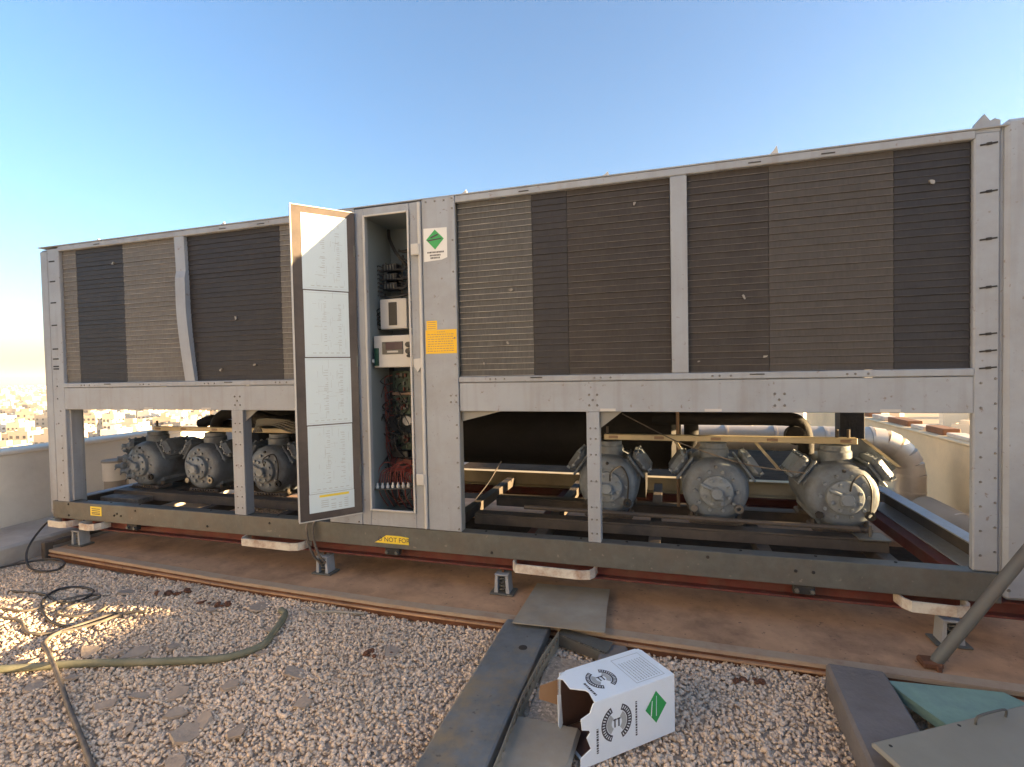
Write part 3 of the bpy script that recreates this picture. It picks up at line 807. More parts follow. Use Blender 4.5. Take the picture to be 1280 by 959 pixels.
for k in range(9):
    z = 1.44 - k * .055
    mb.tube([(-1.80, .23, z), (-1.84, .2, z - .02), (-1.845, .22, z - .1), (-1.83, .26, z - .2)], .003, 5, 5)
mb.build('red_wiring', 'wire_red', CB)['kind'] = 'stuff'
mb = MB()
mb.tube([(-1.84, .30, 2.445), (-1.80, .24, 2.37), (-1.75, .22, 2.28), (-1.69, .23, 2.2), (-1.645, .26, 2.14), (-1.62, .30, 2.05)], .011, 8)
for k in range(3):
    z = 2.15 - k * .062
    mb.tube([(-1.73, .2, z), (-1.68, .19, z - .005), (-1.62, .2, z + .015), (-1.53, .24, z + .02)], .009, 7)
mb.tube([(-1.83, .21, 1.99), (-1.80, .17, 1.962), (-1.72, .17, 1.962), (-1.62, .2, 1.985), (-1.53, .25, 2.0)], .008, 7)
mb.tube([(-1.60, .25, 2.45), (-1.645, .24, 2.38), (-1.64, .24, 2.29), (-1.61, .25, 2.2)], .006, 6)
for z in (2.36, 2.33): mb.tube([(-1.64, .24, z), (-1.60, .22, z), (-1.53, .24, z)], .006, 6)
mb.tube([(-1.70, .24, 2.25), (-1.70, .22, 2.1), (-1.705, .22, 1.95)], .007, 6)
for k in range(4):
    mb.tube([(-1.845 + k * .008, .28, 1.5), (-1.84 + k * .009, .27, 1.2), (-1.845 + k * .007, .28, .9), (-1.85 + k * .012, .26, .7)], .007, 6)
for k in range(8):
    z = 2.17 - k * .028
    mb.tube([(-1.835, .2, z), (-1.862, .18, z + .01), (-1.868, .2, z - .02), (-1.84, .22, z - .03)], .0035, 5)
for k in range(4): mb.tube([(-1.825, .2, 1.9 - .02 * k), (-1.862, .16, 1.88 - .03 * k), (-1.86, .18, 1.84 - .03 * k), (-1.82, .22, 1.8)], .004, 5)
rw = random.Random(77)
for k in range(34):
    z = rw.uniform(.62, 1.46); x = rw.uniform(-1.86, -1.70)
    mb.tube([(x, .2 + rw.uniform(-.03, .05), z), (x + rw.uniform(-.03, .03), .16 + rw.uniform(0, .06), z - .04), (x + rw.uniform(-.05, .06), .2, z - rw.uniform(.06, .14)), (x + rw.uniform(-.02, .12), .24, z - rw.uniform(.02, .2))], rw.choice((.0028, .004, .006)), 5, 4)
for k in range(10):
    z = rw.uniform(1.98, 2.3); mb.tube([(-1.72, .22, z), (-1.66 + rw.uniform(-.02, .02), .18, z - .02), (-1.60, .2, z + rw.uniform(-.06, .06)), (-1.53, .25, z + rw.uniform(-.05, .05))], rw.choice((.004, .007)), 6, 4)
mb.build('black_wiring', 'cable_black', CB)['kind'] = 'stuff'

# cabinet door, swung wide open
Hn = Vector((-1.893, -0.030, 0)); Dd = Vector((-0.645, -0.764, 0)).normalized(); Nn = Vector((-Dd.y, Dd.x, 0))
DM = Matrix(((Dd.x, Nn.x, 0, Hn.x), (Dd.y, Nn.y, 0, Hn.y), (0, 0, 1, 0), (0, 0, 0, 1)))
def dbox(mb, s0, s1, n0, n1, z0, z1, b=0.0, mi=0):
    mb.T = DM; mb.box(s0, s1, n0, n1, z0, z1, b, mi); return mb
DZ0, DZ1, DW = 0.553, 2.480, 0.385
door = MB(); dbox(door, 0, DW, -0.030, -0.004, DZ0, DZ1, .003)
DO = door.build('cabinet_door', 'panel', CH); DO['label'] = 'open cabinet door with wiring diagrams taped inside'
mb = MB()
dbox(mb, 0.002, DW - .006, -0.0035, 0.004, DZ0 + .006, DZ1 - .006, .002)
mb.build('door_lining', 'door', DO)
mb = MB()
dbox(mb, DW - .005, DW + .001, -0.003, 0.009, DZ0, DZ1)
dbox(mb, 0.0, DW - .0055, -0.003, 0.007, DZ0, DZ0 + .005)
dbox(mb, 0.0, DW - .0055, -0.003, 0.007, DZ1 - .005, DZ1)
mb.build('door_rim', 'rim', DO)
sheets = ((1.975, 2.435), (1.563, 1.968), (1.146, 1.556), (0.72, 1.139), (0.603, 0.718))
PS0, PS1 = 0.052, 0.325
for i, (z0, z1) in enumerate(sheets):
    mb = MB(); dbox(mb, PS0 + .002 * (i % 2), PS1 - .002 * (i % 2), 0.0042, 0.0056, z0, z1)
    sh = mb.build('paper_sheet', 'paper', DO)
    rr = random.Random(20 + i)
    mb = MB()
    N0, N1 = 0.0056, 0.0060
    def ln(s0, s1, z0_, z1_): dbox(mb, min(s0, s1), max(s0, s1), N0, N1, min(z0_, z1_), max(z0_, z1_))
    if i < 4:
        ln(PS0 + .012, PS1 - .012, z0 + .010, z0 + .0115); ln(PS0 + .012, PS1 - .012, z1 - .0115, z1 - .010)
        for _ in range(34):
            s = rr.uniform(PS0 + .02, PS1 - .06); z = rr.uniform(z0 + .02, z1 - .04)
            if rr.random() < .5: ln(s, s + rr.uniform(.008, .05), z, z + .0014)
            else: ln(s, s + .0012, z, z + rr.uniform(.012, .06))
        for col in range(2):
            s = PS0 + .05 + .09 * col
            z = z1 - rr.uniform(.03, .09)
            while z > z0 + .06:
                if rr.random() < .75: ln(s, s + rr.uniform(.008, .03), z, z + .003)
                z -= rr.uniform(.008, .018)
        for k in range(6):
            s = PS0 + .03 + k * .035; ln(s, s + .02, z0 + .022, z0 + .026)
        mb.build('diagram_print', 'ink', DO)['kind'] = 'stuff'
    else:
        for r_ in range(5):
            for s0, s1 in ((.09, .115), (.13, .15), (.165, .195), (.21, .255)):
                if rr.random() < .85: ln(s0, s1, z0 + .015 + r_ * .013, z0 + .019 + r_ * .013)
        mb.build('table_print', 'ink', DO)['kind'] = 'stuff'
        mb = MB(); dbox(mb, .085, .265, 0.0056, 0.0062, z1 - .024, z1 - .010); mb.build('yellow_heading', 'yellow2', DO)
for z in (0.8, 1.5, 2.2):
    mb = MB(); mb.lathe([(0, 0), (.009, 0), (.009, .07), (0, .07)], (-1.899, -0.034, z), (0, 0, 1), 10); mb.build('hinge', 'galv', DO, 40)

# stickers on the base rail
sk = MB().prism([(-1.822, -0.0135, .362), (-1.79, -0.0135, .378), (-1.735, -0.0135, .414), (-1.64, -0.0135, .414), (-1.575, -0.0135, .408), (-1.575, -0.0135, .362)], (0, .001, 0)).build('base_sticker', 'yellow2', CH)
RXm = Matrix.Rotation(math.radians(90), 4, 'X')
text('sticker_lettering', 'O NOT FOR', 0.042, Matrix.Translation((-1.682, -0.0142, .386)) @ RXm, 'ink_dark', sk)
sk2 = MB().box(-4.375, -4.255, -0.0137, -0.0125, .376, .448).build('base_sticker', 'yellow2', CH)
mb = MB()
for z in (.43, .415, .400, .389): mb.box(-4.36, -4.27, -.0143, -.0137, z - .003, z + .003)
mb.build('sticker_lines', 'ink_dark', sk2)['kind'] = 'stuff'

# lifting brackets under the base rail
for x0, x1 in ((-0.885, -0.405), (-2.868, -2.36), (-4.80, -4.56), (-4.45, -4.25), (1.07, 1.34)):
    z = 0.302
    pts = [(x0, 0.045, z), (x0 + .008, -.03, z), (x0 + .03, -.065, z), (x1 - .07, -.075, z), (x1 - .02, -.06, z), (x1, -.025, z), (x1 + .005, .045, z)]
    MB().sweep(pts, .012, .05).build('lifting_bracket', 'white_rust', CH)
# clamp under the rail
for x in (-1.70, 0.66, -3.95):
    MB().box(x - .05, x + .05, -.006, .03, .285, .330, .003).build('beam_clamp', 'slot', CH)
    mb = MB()
    for dx in (-.035, .035): mb.lathe([(0, 0), (.011, 0), (.011, .014), (0, .014)], (x + dx, -.006, .305), (0, -1, 0), 6)
    mb.build('clamp_bolts', 'galv', CH)['kind'] = 'stuff'
mb = MB()
for dx in (0, .05): mb.tube([(-2.32 + dx, -.02, .475), (-2.325 + dx, -.035, .42), (-2.31 + dx, -.04, .33), (-2.28 + dx, -.03, .24), (-2.26 + dx, .02, .17)], .008, 7)
mb.build('drain_tubes', 'cable_grey', CH)

# compressor skids
for x0, x1 in ((-4.60, -2.25), (-1.26, 1.15)):
    for y0 in (0.33, 0.80):
        mb = MB()
        mb.box(x0, x1, y0, y0 + .10, .478, .490, .003); mb.box(x0, x1, y0, y0 + .008, .4205, .477, .002); mb.box(x0, x1, y0 + .092, y0 + .10, .4205, .477, .002)
        mb.build('skid_rail', 'skid', CH)
mb = MB(); mb.box(1.00, 1.15, .30, .44, .491, .498); mb.cyl((1.07, .36, .49), (1.07, .36, .56), .008)
mb.build('skid_stud', 'galv', CH)

# compressors
def compressor(cx, variant, label):
    root = empty('compressor', (cx, 0.36, 0.49), CH)
    root['label'] = label
    O = Vector((cx, 0.36, 0.705))
    T = Matrix.Translation(O)
    mb = MB(); mb.T = T
    mb.lathe([(0, .03), (.135, .03), (.164, .038), (.182, .058), (.192, .095), (.192, .33), (.18, .36), (.18, .54), (.165, .58), (.1, .6), (0, .6)], (0, 0, 0), (0, 1, 0), 36)
    mb.box(-.150, .150, .075, .5, -.190, -.04, .045)
    mb.build('body', 'grey_cast', root, 35)
    mb = MB(); mb.T = T
    for y0 in (.06, .38):
        mb = MB(); mb.T = T
        mb.box(-.155, .155, y0, y0 + .14, -.214, -.185, .008)
        for sx in (-.135, .135): mb.lathe([(0, 0), (.013, 0), (.013, .03), (0, .03)], (sx, y0 + .06, -.187), (0, 0, 1), 6)
        if y0 < .1:
            for k in range(9): mb.lathe([(0, -.002), (.008, -.002), (.008, .012), (0, .012)], (-.11 + k * .0275, .06, -.198), (0, -1, 0), 6)
        mb.build('mounting_foot', 'skid', root)
    mb = MB(); mb.T = T
    mb.lathe([(0, -.004), (.085, -.004), (.094, .002), (.096, .034), (0, .034)], (0, 0, 0), (0, 1, 0), 32)
    mb.lathe([(0, -.03), (.03, -.03), (.036, -.022), (.036, -.003), (0, -.003)], (0, -.01, -.005), (0, 1, 0), 18)
    mb.box(-.03, .04, -.035, -.004, -.045, -.015, .008)
    mb.T = T @ Matrix.Translation((-.05, -.014, .03)) @ Matrix.Rotation(0.45, 4, 'Y')
    mb.box(-.045, .04, -.012, .01, -.010, .010, .005)
    mb.build('end_cover', 'grey_cover', root, 35)
    mb = MB(); mb.T = T
    for k in range(8):
        a = 2 * math.pi * (k + .5) / 8
        mb.lathe([(0, 0), (.011, 0), (.010, .012), (0, .013)], (.075 * math.cos(a), -.004, .075 * math.sin(a)), (0, -1, 0), 6)
    for k in range(10):
        a = 2 * math.pi * k / 10
        mb.lathe([(0, 0), (.011, 0), (.010, .014), (0, .014)], (.120 * math.cos(a), .031, .120 * math.sin(a)), (0, -1, 0), 6)
    mb.build('cover_bolts', 'grey_cover', root)['kind'] = 'stuff'
    for s in (-1, 1):
        mb = MB()
        R_ = Matrix.Rotation(s * math.radians(55), 4, 'Y')
        mb.T = T @ R_
        mb.box(-.080, .080, .080, .330, .11, .206, .03)
        mb.box(-.086, .086, .070, .340, .2065, .222, .007)
        mb.box(-.080, .080, .074, .336, .2225, .288, .034)
        hd = mb.build('cylinder_head', 'grey_cast', root, 35)
        mb = MB(); mb.T = T @ R_
        for xx in (-.075, .075):
            for yy in (.085, .14, .205, .27, .325): mb.lathe([(0, 0), (.0095, 0), (.009, .022), (0, .022)], (xx * .85, yy, .262), (0, 0, 1), 6)
        for xx in (-.03, .03): mb.lathe([(0, 0), (.0095, 0), (.009, .014), (0, .014)], (xx, .080, .252), (0, -1, 0), 6)
        mb.build('head_bolts', 'grey_cover', root)['kind'] = 'stuff'
    mb = MB(); mb.T = T
    mb.lathe([(0, .12), (.088, .12), (.088, .235), (.080, .245), (.080, .272), (0, .272)], (0, .20, 0), (0, 0, 1), 24)
    mb.build('discharge_neck', 'grey_cast', root, 35)
    mb = MB(); mb.T = T
    mb.lathe([(.026, 0), (.026, .016), (.012, .016), (.012, .003)], (.125, .028, -.10), (0, -1, 0), 16)
    mb.lathe([(0, 0), (.022, 0), (.022, .012), (0, .012)], (-.125, .032, -.11), (0, -1, 0), 6)
    mb.lathe([(0, 0), (.011, 0), (.009, .014), (0, .014)], (0.0, .036, .145), (0, -1, 0), 6)
    mb.build('oil_fitting', 'slot' if variant else 'bolt', root)['kind'] = 'stuff'
    mb = MB(); mb.T = T
    if variant == 1: mb.tube([(.02, -.005, .04), (.03, -.02, .10), (.09, .02, .13), (.13, .02, .05), (.125, .015, -.08)], .005, 6)
    if variant == 1: mb.build('oil_line', 'cable_black', root)
    mb = MB(); mb.T = T
    mb.box(.182, .215, .40, .54, -.05, .07, .006); mb.build('terminal_box', 'plastic_black', root)
    mb = MB(); mb.T = T @ Matrix.Rotation(math.radians(24), 4, 'Y')
    mb.box(-.03, .03, .14, .19, .190, .1935); mb.build('nameplate', 'galv' if variant else 'ctl', root)
    if variant == 2:
        mb = MB(); mb.T = T
        for q in ((-.1, .16), (-.16, .05), (-.13, -.06), (-.06, -.1), (-.19, -.02), (-.09, .04)):
            mb.lathe([(0, 0), (.03, 0), (.034, .03), (.018, .05), (.018, .08), (0, .085)], (q[0], .05, q[1]), (-.5, -1, .1), 8)
            mb.lathe([(0, 0), (.006, 0), (.006, .09), (0, .09)], (q[0] - .04, -.02, q[1] - .02), (1, -.4, .5), 6)
        mb.build('service_valve', 'grey_cover', root)
    return root
compressor(-0.369, 1, 'compressor half hidden by the bolted lower post')
compressor(0.279, 0, 'middle compressor under the cream bar of the open end bay')
compressor(0.953, 1, 'compressor beside the insulated pipe elbow, rim lit by the sun')
compressor(-4.36, 2, 'compressor with a cluster of pale service valves')
compressor(-3.71, 0, 'middle compressor of the bay overlooking the city')
compressor(-3.04, 1, 'compressor partly behind the open cabinet door')

# cream header bars, pipes and the black cooler
for x0, x1 in ((-0.40, 1.06), (-4.36, -2.75)):
    mb = MB(); mb.box(x0, x1, .515, .56, .985, 1.022, .004); mb.box(x0 + .01, x1 - .01, .5605, .60, .985, .991)
    bar = mb.build('header_bar', 'cream', CH)
    for x in (x0 + .03, x0 + .32, x0 + .66, x0 + .98, x1 - .09):
        MB().box(x, x + .06, .511, .515, .995, 1.013, .002).build('bar_clip', 'tan', bar)
    for x in (x0 + .02, x1 - .04, x1 - .1): MB().cyl((x, .54, 1.02), (x, .54, 1.07), .009, n=8).build('bar_stud', 'skid', bar)
cooler = MB().lathe([(0, 0), (.2, .0), (.285, .05), (.285, 3.75), (.2, 3.8), (0, 3.8)], (-3.72, 1.28, .945), (1, 0, 0), 32).build('cooler_shell', 'black', CH, 35)
mb = MB()
for x in (-3.3, -1.9, -.2): mb.box(x - .04, x + .04, 1.08, 1.48, .4705, .72)
mb.build('cooler_saddle', 'black', CH)
mb = MB()
mb.tube([(-.1, .85, 1.10), (.4, .85, 1.10), (.74, .85, 1.10), (.83, .85, 1.07), (.865, .85, .98), (.868, .85, .86)], .047, 12)
mb.tube([(.16, .9, 1.12), (.16, .9, .95), (.12, 1.0, .90)], .05, 10)
mb.build('suction_pipe', 'black', CH, 40)
mb = MB().lathe([(0, 0), (.055, 0), (.06, .02), (.06, .09), (0, .1)], (.79, .84, 1.0), (0, -1, 0), 18); mb.build('valve_body', 'black', CH, 40)
mb = MB()
mb.tube([(-4.02, .85, .88), (-4.01, .85, 1.0), (-3.95, .85, 1.08), (-3.82, .85, 1.11), (-3.5, .86, 1.11), (-2.6, .9, 1.11)], .05, 12)
mb.tube([(-4.3, .95, 1.0), (-4.15, .95, 1.04), (-4.02, .95, 1.0), (-3.8, 1.0, .98)], .05, 10)
mb.tube([(-3.3, .6, 1.10), (-3.1, .62, 1.06), (-2.9, .62, 1.08), (-2.6, .62, 1.10)], .06, 10)
mb.build('suction_pipe', 'black', CH, 40)
mb = MB()
for k in range(5): mb.tube([(-3.2 + k * .02, .45, 1.0), (-3.15, .45, 1.05 + .012 * k), (-3.0 + k * .03, .44, 1.06 + .01 * k), (-2.8, .46, 1.0 + .02 * k), (-2.6, .5, 1.05)], .009, 6)
mb.build('flexible_conduit', 'galv', CH)
mb = MB()
mb.tube([(-1.2, .2, .62), (-1.12, .25, .73), (-1.05, .3, .86)], .004, 5)
mb.tube([(-.28, .5, 1.16), (.0, .45, 1.02), (.15, .42, .96), (.45, .4, .87), (.75, .34, .84)], .004, 5)
mb.build('thin_wiring', 'cable_grey', CH)['kind'] = 'stuff'
for x0, z0, x1, z1 in ((0.02, 1.0, 0.13, .82), (.50, 1.0, .66, .80), (1.12, 1.0, 1.30, .84)):
    mb = MB().prism([(x0, .64, z0), (x0 + .022, .64, z0), (x1 + .022, .64, z1), (x1, .64, z1)], (0, .02, 0)); mb.build('brace', 'cream', CH)
mb = MB().prism([(1.02, .66, 1.0), (1.12, .66, 1.0), (1.30, .66, .83), (1.2, .66, .72), (1.0, .66, .8)], (0, .008, 0)); mb.build('brace_plate', 'grey_cast', CH)
mb = MB(); mb.cyl((.07, .8, 1.2), (.07, .8, .49), .011, n=8); mb.build('copper_riser', 'tan', CH)
mb = MB(); mb.tube([(-.9, .31, .56), (0, .31, .555), (1.0, .31, .55)], .014, 8, 0); mb.build('oil_pipe', 'skid', CH)
MB().box(-4.58, -4.15, .2, 1.6, .4205, .46, .004).build('tray', 'cable_grey', CH)

# ------------------------------------------------------------------ steel under the chiller
SF = empty('steel_subframe', (-1.6, 0.95, 0.25))
tag(SF, 'dark red steel beam frame carrying the chiller base', 'steel frame')
for y0, s in ((0.02, 1), (DEP - .02, -1)):
    mb = MB()
    mb.box(-4.83, 1.72, y0 + s * .045, y0 + s * .055, .262, .321)
    mb.box(-4.83, 1.72, y0, y0 + s * .10, .25, .2615, .002)
    mb.box(-4.83, 1.72, y0, y0 + s * .10, .3215, .3312, .002)
    mb.build('beam', 'red', SF)
for x in (-4.7, -2.2, -.9, 1.5):
    one('cross_beam', 'red', SF, None, (x - .04, x + .04, .125, DEP - .125, .255, .328))

def isolator(x, y, label):
    r = empty('spring_isolator', (x, y, .102))
    tag(r, label, 'isolator', 'spring mounts under the chiller')
    MB().box(x - .075, x + .075, y - .055, y + .055, .102, .113, .003).build('base_plate', 'galv', r)
    mb = MB()
    for s in (-1, 1):
        mb.prism([(x + s * .048, y - .04, .113), (x + s * .026, y - .04, .113), (x + s * .024, y - .04, .215), (x + s * .040, y - .04, .215)], (0, .08, 0))
    mb.box(x - .023, x + .023, y + .025, y + .04, .1135, .215)
    mb.build('housing', 'panel', r)
    mb = MB(); mb.box(x - .044, x + .044, y - .044, y + .044, .216, .228, .004); mb.build('cap', 'panel', r)
    mb = MB(); mb.tube([(x + .017 * math.cos(a), y - .012 + .017 * math.sin(a), .117 + .095 * a / (2 * math.pi * 4.5)) for a in np.linspace(0, 2 * math.pi * 4.5, 60)], .0042, 6, 0)
    mb.build('spring', 'galv', r)
    mb = MB(); mb.cyl((x, y, .2285), (x, y, .249), .009, n=8); mb.build('stud', 'rust', r)
isolator(-4.60, .055, 'spring isolator mount under the corner post next to the city parapet')
isolator(-2.245, .045, 'spring isolator mount beneath the open cabinet door')
isolator(-.968, .045, 'spring isolator mount next to the loose metal plate')
isolator(1.29, .035, 'spring isolator mount behind the foot of the leaning bar')

# plinth, following the measured front edge
PE = [(-4.72, -.10), (-2.72, -.232), (-1.6, -.276), (-.87, -.282), (.23, -.312), (1.39, -.335), (2.2, -.345)]
PE2 = PE
PL_ = empty('concrete_plinth', (-1.3, 0, 0))
tag(PL_, 'long low brown plinth with metal edging under the chiller front', 'plinth')
mb = MB()
poly = [(x, y + .03, .0) for x, y in PE] + [(2.2, .60, .0), (-4.72, .60, .0)]
mb.prism(poly, (0, 0, .100)); mb.build('plinth_body', 'plinth', PL_)
def strip(y0, y1, z0, z1, name, m):
    mb = MB(); vs, fs = [], []
    for x, y in PE:
        for yy, z in ((y0, z0), (y1, z0), (y1, z1), (y0, z1)): vs.append((x, y + yy, z))
    for i in range(len(PE) - 1):
        for k in range(4): fs.append((i * 4 + k, i * 4 + (k + 1) % 4, i * 4 + 4 + (k + 1) % 4, i * 4 + 4 + k))
    e = (len(PE) - 1) * 4
    fs += [(0, 1, 2, 3), (e, e + 3, e + 2, e + 1)]
    mb.add(vs, fs); mb.build(name, m, PL_)
strip(0.006, .0295, .02, .096, 'metal_edging', 'rust')
strip(-.002, .060, .1005, .1035, 'metal_edging', 'plinth_lip')
strip(-.004, .0055, .085, .1000, 'metal_edging', 'plinth_lip')
strip(-.010, .0055, .058, .068, 'metal_edging', 'plinth')
mb = MB().box(-4.80, 2.2, 1.62, 2.15, .0, .105, .01); tag(mb.build('concrete_plinth', 'plinth'), 'rear plinth strip under the far side of the chiller', 'plinth')
mb = MB(); mb.box(-4.78, -4.735, -.12, -.06, .03, .16, .004); mb.box(-4.78, -4.735, -.059, .35, .12, .155, .004)
tag(mb.build('steel_angle', 'skid'), 'dark steel angle at the plinth end beside the concrete ledge', 'steel angle')

# ------------------------------------------------------------------ behind the chiller: clad pipes and vent stub
PP = empty('clad_pipe', (2.1, 2.5, .03))
tag(PP, 'fat aluminium clad pipe with an elbow turning down by the cream wall', 'pipe')
r = .118; cy, cz = 2.5, .755
MB().cyl((-.6, cy, cz), (1.78, cy, cz), r, n=28).build('pipe_run', 'clad', PP, 40)
R0 = .30; vx = 2.08
arc = [(vx - R0 + R0 * math.sin(a), cy, cz - R0 + R0 * math.cos(a)) for a in np.linspace(0, math.pi / 2, 6)]
for i in range(5):
    mb = MB(); mb.tube([arc[i], arc[i + 1]], r + .002 * (i % 2), 28, 0); mb.build('elbow_segment', 'clad', PP, 40)
MB().cyl((vx, cy, cz - R0), (vx, cy, .20), r, n=28).build('pipe_drop', 'clad', PP, 40)
for x in (.1, .55, .98, 1.4, 1.775): MB().cyl((x - .012, cy, cz), (x + .012, cy, cz), r + .005, n=28).build('cladding_band', 'clad', PP, 40)
for z in (.30, .45): MB().cyl((vx, cy, z - .008), (vx, cy, z + .008), r + .004, n=28).build('cladding_band', 'clad', PP, 40)
mb = MB(); mb.box(.3, .36, cy - .05, cy + .05, .03, .64); mb.box(1.3, 1.36, cy - .05, cy + .05, .03, .64); mb.build('pipe_stand', 'panel_in', PP)
P2 = empty('clad_pipe', (2.12, 1.0, .03))
tag(P2, 'dusty clad pipe lying along the foot of the cream wall', 'pipe')
MB().cyl((2.13, 2.34, .17), (2.20, -1.6, .17), .125, n=26).build('pipe_run', 'concrete', P2, 40)
for y in (.2, 1.0, 1.8): MB().cyl((2.155, y, .17), (2.156, y - .02, .17), .131, n=26).build('cladding_band', 'clad', P2, 40)
mb = MB().prism([(2.02, 1.32, .27), (2.09, 1.25, .31), (2.14, 1.36, .31), (2.10, 1.44, .29)], (0, .01, .035)); tag(mb.build('torn_insulation', 'rust'), 'small rusty torn scrap on the floor pipe by the cream wall', 'scrap')
vsb = empty('vent_stub', (-5.30, .85, .165)); tag(vsb, 'short upright vent pipe standing on the ledge by the parapet', 'vent pipe')
MB().cyl((-5.30, .85, .165), (-5.30, .85, .44), .10, n=22).build('pipe', 'concrete', vsb, 40)
MB().cyl((-5.30, .85, .441), (-5.30, .85, .62), .112, n=22).build('collar', 'parapet', vsb, 40)
MB().cyl((-5.30, .85, .6205), (-5.30, .85, .64), .118, n=22).build('cap', 'concrete', vsb, 40)

# ------------------------------------------------------------------ foreground: trunking, plates, carton
TR = empty('cable_trunking', (-.72, -.85, .04))
tag(TR, 'long blue grey sheet metal trunking cover running toward the chiller', 'cable trunking')
mb = MB(); vs, fs = [], []
tx = np.linspace(-.29, -2.2, 16)
for i, y in enumerate(tx):
    w = .006 * math.sin(i * 1.3)
    for x, z in ((-.845, .032), (-.843, .108 + w * .4), (-.835, .112 + w * .4), (-.61, .113 + w), (-.602, .109 + w), (-.600, .062)):
        vs.append((x - .01 * (y + .29) * 0 , y, z))
for i in range(15):
    for k in range(5): fs.append((i * 6 + k, i * 6 + k + 1, i * 6 + 7 + k, i * 6 + 6 + k))
mb.add(vs, fs); o = mb.build('cover', 'sheet_end', TR)
sm = o.modifiers.new('thickness', 'SOLIDIFY'); sm.thickness = .003; sm.offset = -1
mb = MB().lathe([(0, 0), (.022, 0), (.02, .002), (0, .002)], (-.68, -.55, .1145), (0, 0, 1), 16); mb.build('stain', 'slot', TR)
# perforated side flange of the tray
fl = MB(); yy = -.36
flange_pts = [(-.36, -.545), (-.60, -.575), (-.9, -.588), (-1.2, -.578), (-2.0, -.572)]
def flx(y):
    for (ya, xa), (yb, xb) in zip(flange_pts, flange_pts[1:]):
        if yb <= y <= ya: return xa + (xb - xa) * (y - ya) / (yb - ya)
    return flange_pts[-1][1]
while yy > -1.95:
    a, b = flx(yy), flx(yy - .05)
    fl.prism([(a, yy, .036), (b, yy - .05, .036), (b, yy - .05, .074), (a, yy, .074)], (.003, 0, 0))
    fl.prism([(a, yy, .0742), (flx(yy - .02), yy - .02, .0742), (flx(yy - .02), yy - .02, .0958), (a, yy, .0958)], (.003, 0, 0))
    fl.prism([(a, yy, .096), (b, yy - .05, .096), (b, yy - .05, .118), (a, yy, .118)], (.003, 0, 0))
    yy -= .0502
fl.build('perforated_flange', 'steel_panel', TR)['kind'] = 'stuff'
mb = MB(); mb.prism([(-.545, -.36, .04), (-.545, -.36, .098), (-.30, -.45, .085), (-.29, -.455, .04)], (0, .004, 0))
mb.prism([(-.545, -.355, .098), (-.29, -.45, .088), (-.27, -.36, .092), (-.54, -.30, .102)], (0, 0, .004)); tag(mb.build('bent_strut', 'galv'), 'bent perforated steel strip lying below the loose plate', 'steel strip')

mb = MB(); mb.T = Matrix.Translation((-.56, -.09, .128)) @ Matrix.Rotation(math.radians(1.5), 4, 'Z') @ Matrix.Rotation(math.radians(-1.2), 4, 'X')
mb.prism([(-.235, -.275, 0), (.245, -.27, 0), (.232, -.02, .001), (.226, .27, 0), (-.22, .26, 0)], (0, 0, .004))
tag(mb.build('metal_plate', 'galv_dusty'), 'loose dusty sheet metal plate bridging the plinth at the trunking end', 'metal plate')
mb = MB(); mb.T = Matrix.Translation((-.46, -1.16, .055)) @ Matrix.Rotation(math.radians(-2), 4, 'Z')
mb.box(-.135, .125, -.3, .185, 0, .028, .012)
tag(mb.build('metal_cover', 'galv_dusty'), 'dusty grey folded metal cover beside the open end of the carton', 'metal cover')
MB_ = MB().box(-.33, -.2, -.5, -.34, .03, .08, .01); tag(MB_.build('concrete_offcut', 'block'), 'grey concrete offcut between plinth and carton', 'concrete block')
mb = MB(); mb.box(-.56, -.30, -.98, -.47, .02, .046); tag(mb.build('soil_patch', 'gravel_bed'), 'dark bare soil patch in the gap between trunking and carton', 'soil')

# carton lying on its side, open end toward the trunking
u = Vector((-.742, -.67, 0)).normalized(); w_ = Vector((-u.y, u.x, 0)) * -1
if w_.y < 0: w_ = -w_
CO = Vector((.016, -.852, .042)); CL, CW, CHT = .41, .215, .225
BMx = Matrix(((u.x, w_.x, 0, CO.x), (u.y, w_.y, 0, CO.y), (0, 0, 1, CO.z), (0, 0, 0, 1)))
BX = empty('carton', tuple(CO))
tag(BX, 'torn white carton with a green diamond label lying open on the gravel', 'carton')
th = .004
def cpanel(name, pts, ext, m):
    mb = MB(); mb.T = None
    R3 = BMx.to_3x3()
    mb.prism([BMx @ Vector(p) for p in pts], R3 @ Vector(ext))
    return mb.build(name, m, BX)
# front face (local y=0), torn edge at the open end
cpanel('front_panel', [(0, 0, 0), (0, 0, CHT), (.375, 0, CHT - .004), (.39, 0, CHT - .035), (.428, 0, CHT - .045), (.424, 0, CHT - .085), (.395, 0, CHT - .095), (.39, 0, .12), (.405, 0, .105), (.388, 0, .06), (.43, 0, .04), (.435, 0, 0)], (0, th, 0), 'carton')
cpanel('top_panel', [(0, th, CHT), (.37, 0.0, CHT), (.355, .06, CHT), (.36, .075, CHT), (.405, .11, CHT), (.40, .17, CHT), (.415, .185, CHT), (.36, CW, CHT), (.02, CW, CHT), (0, CW - .02, CHT)], (0, 0, -th), 'carton')
cpanel('back_panel', [(0, CW, 0), (0, CW, CHT - th), (.39, CW, CHT - th), (.40, CW, 0)], (0, -th, 0), 'carton')
cpanel('bottom_panel', [(0, th, 0), (.41, th, 0), (.41, CW - th, 0), (0, CW - th, 0)], (0, 0, th), 'carton')
cpanel('end_panel', [(0, th, th), (0, CW - th, th), (0, CW - th, CHT - th), (0, th, CHT - th)], (th, 0, 0), 'carton')
cpanel('liner', [(.02, th + .001, th + .001), (.36, th + .001, th + .001), (.36, th + .001, CHT - .03), (.02, th + .001, CHT - .03)], (0, .001, 0), 'carton_dark')
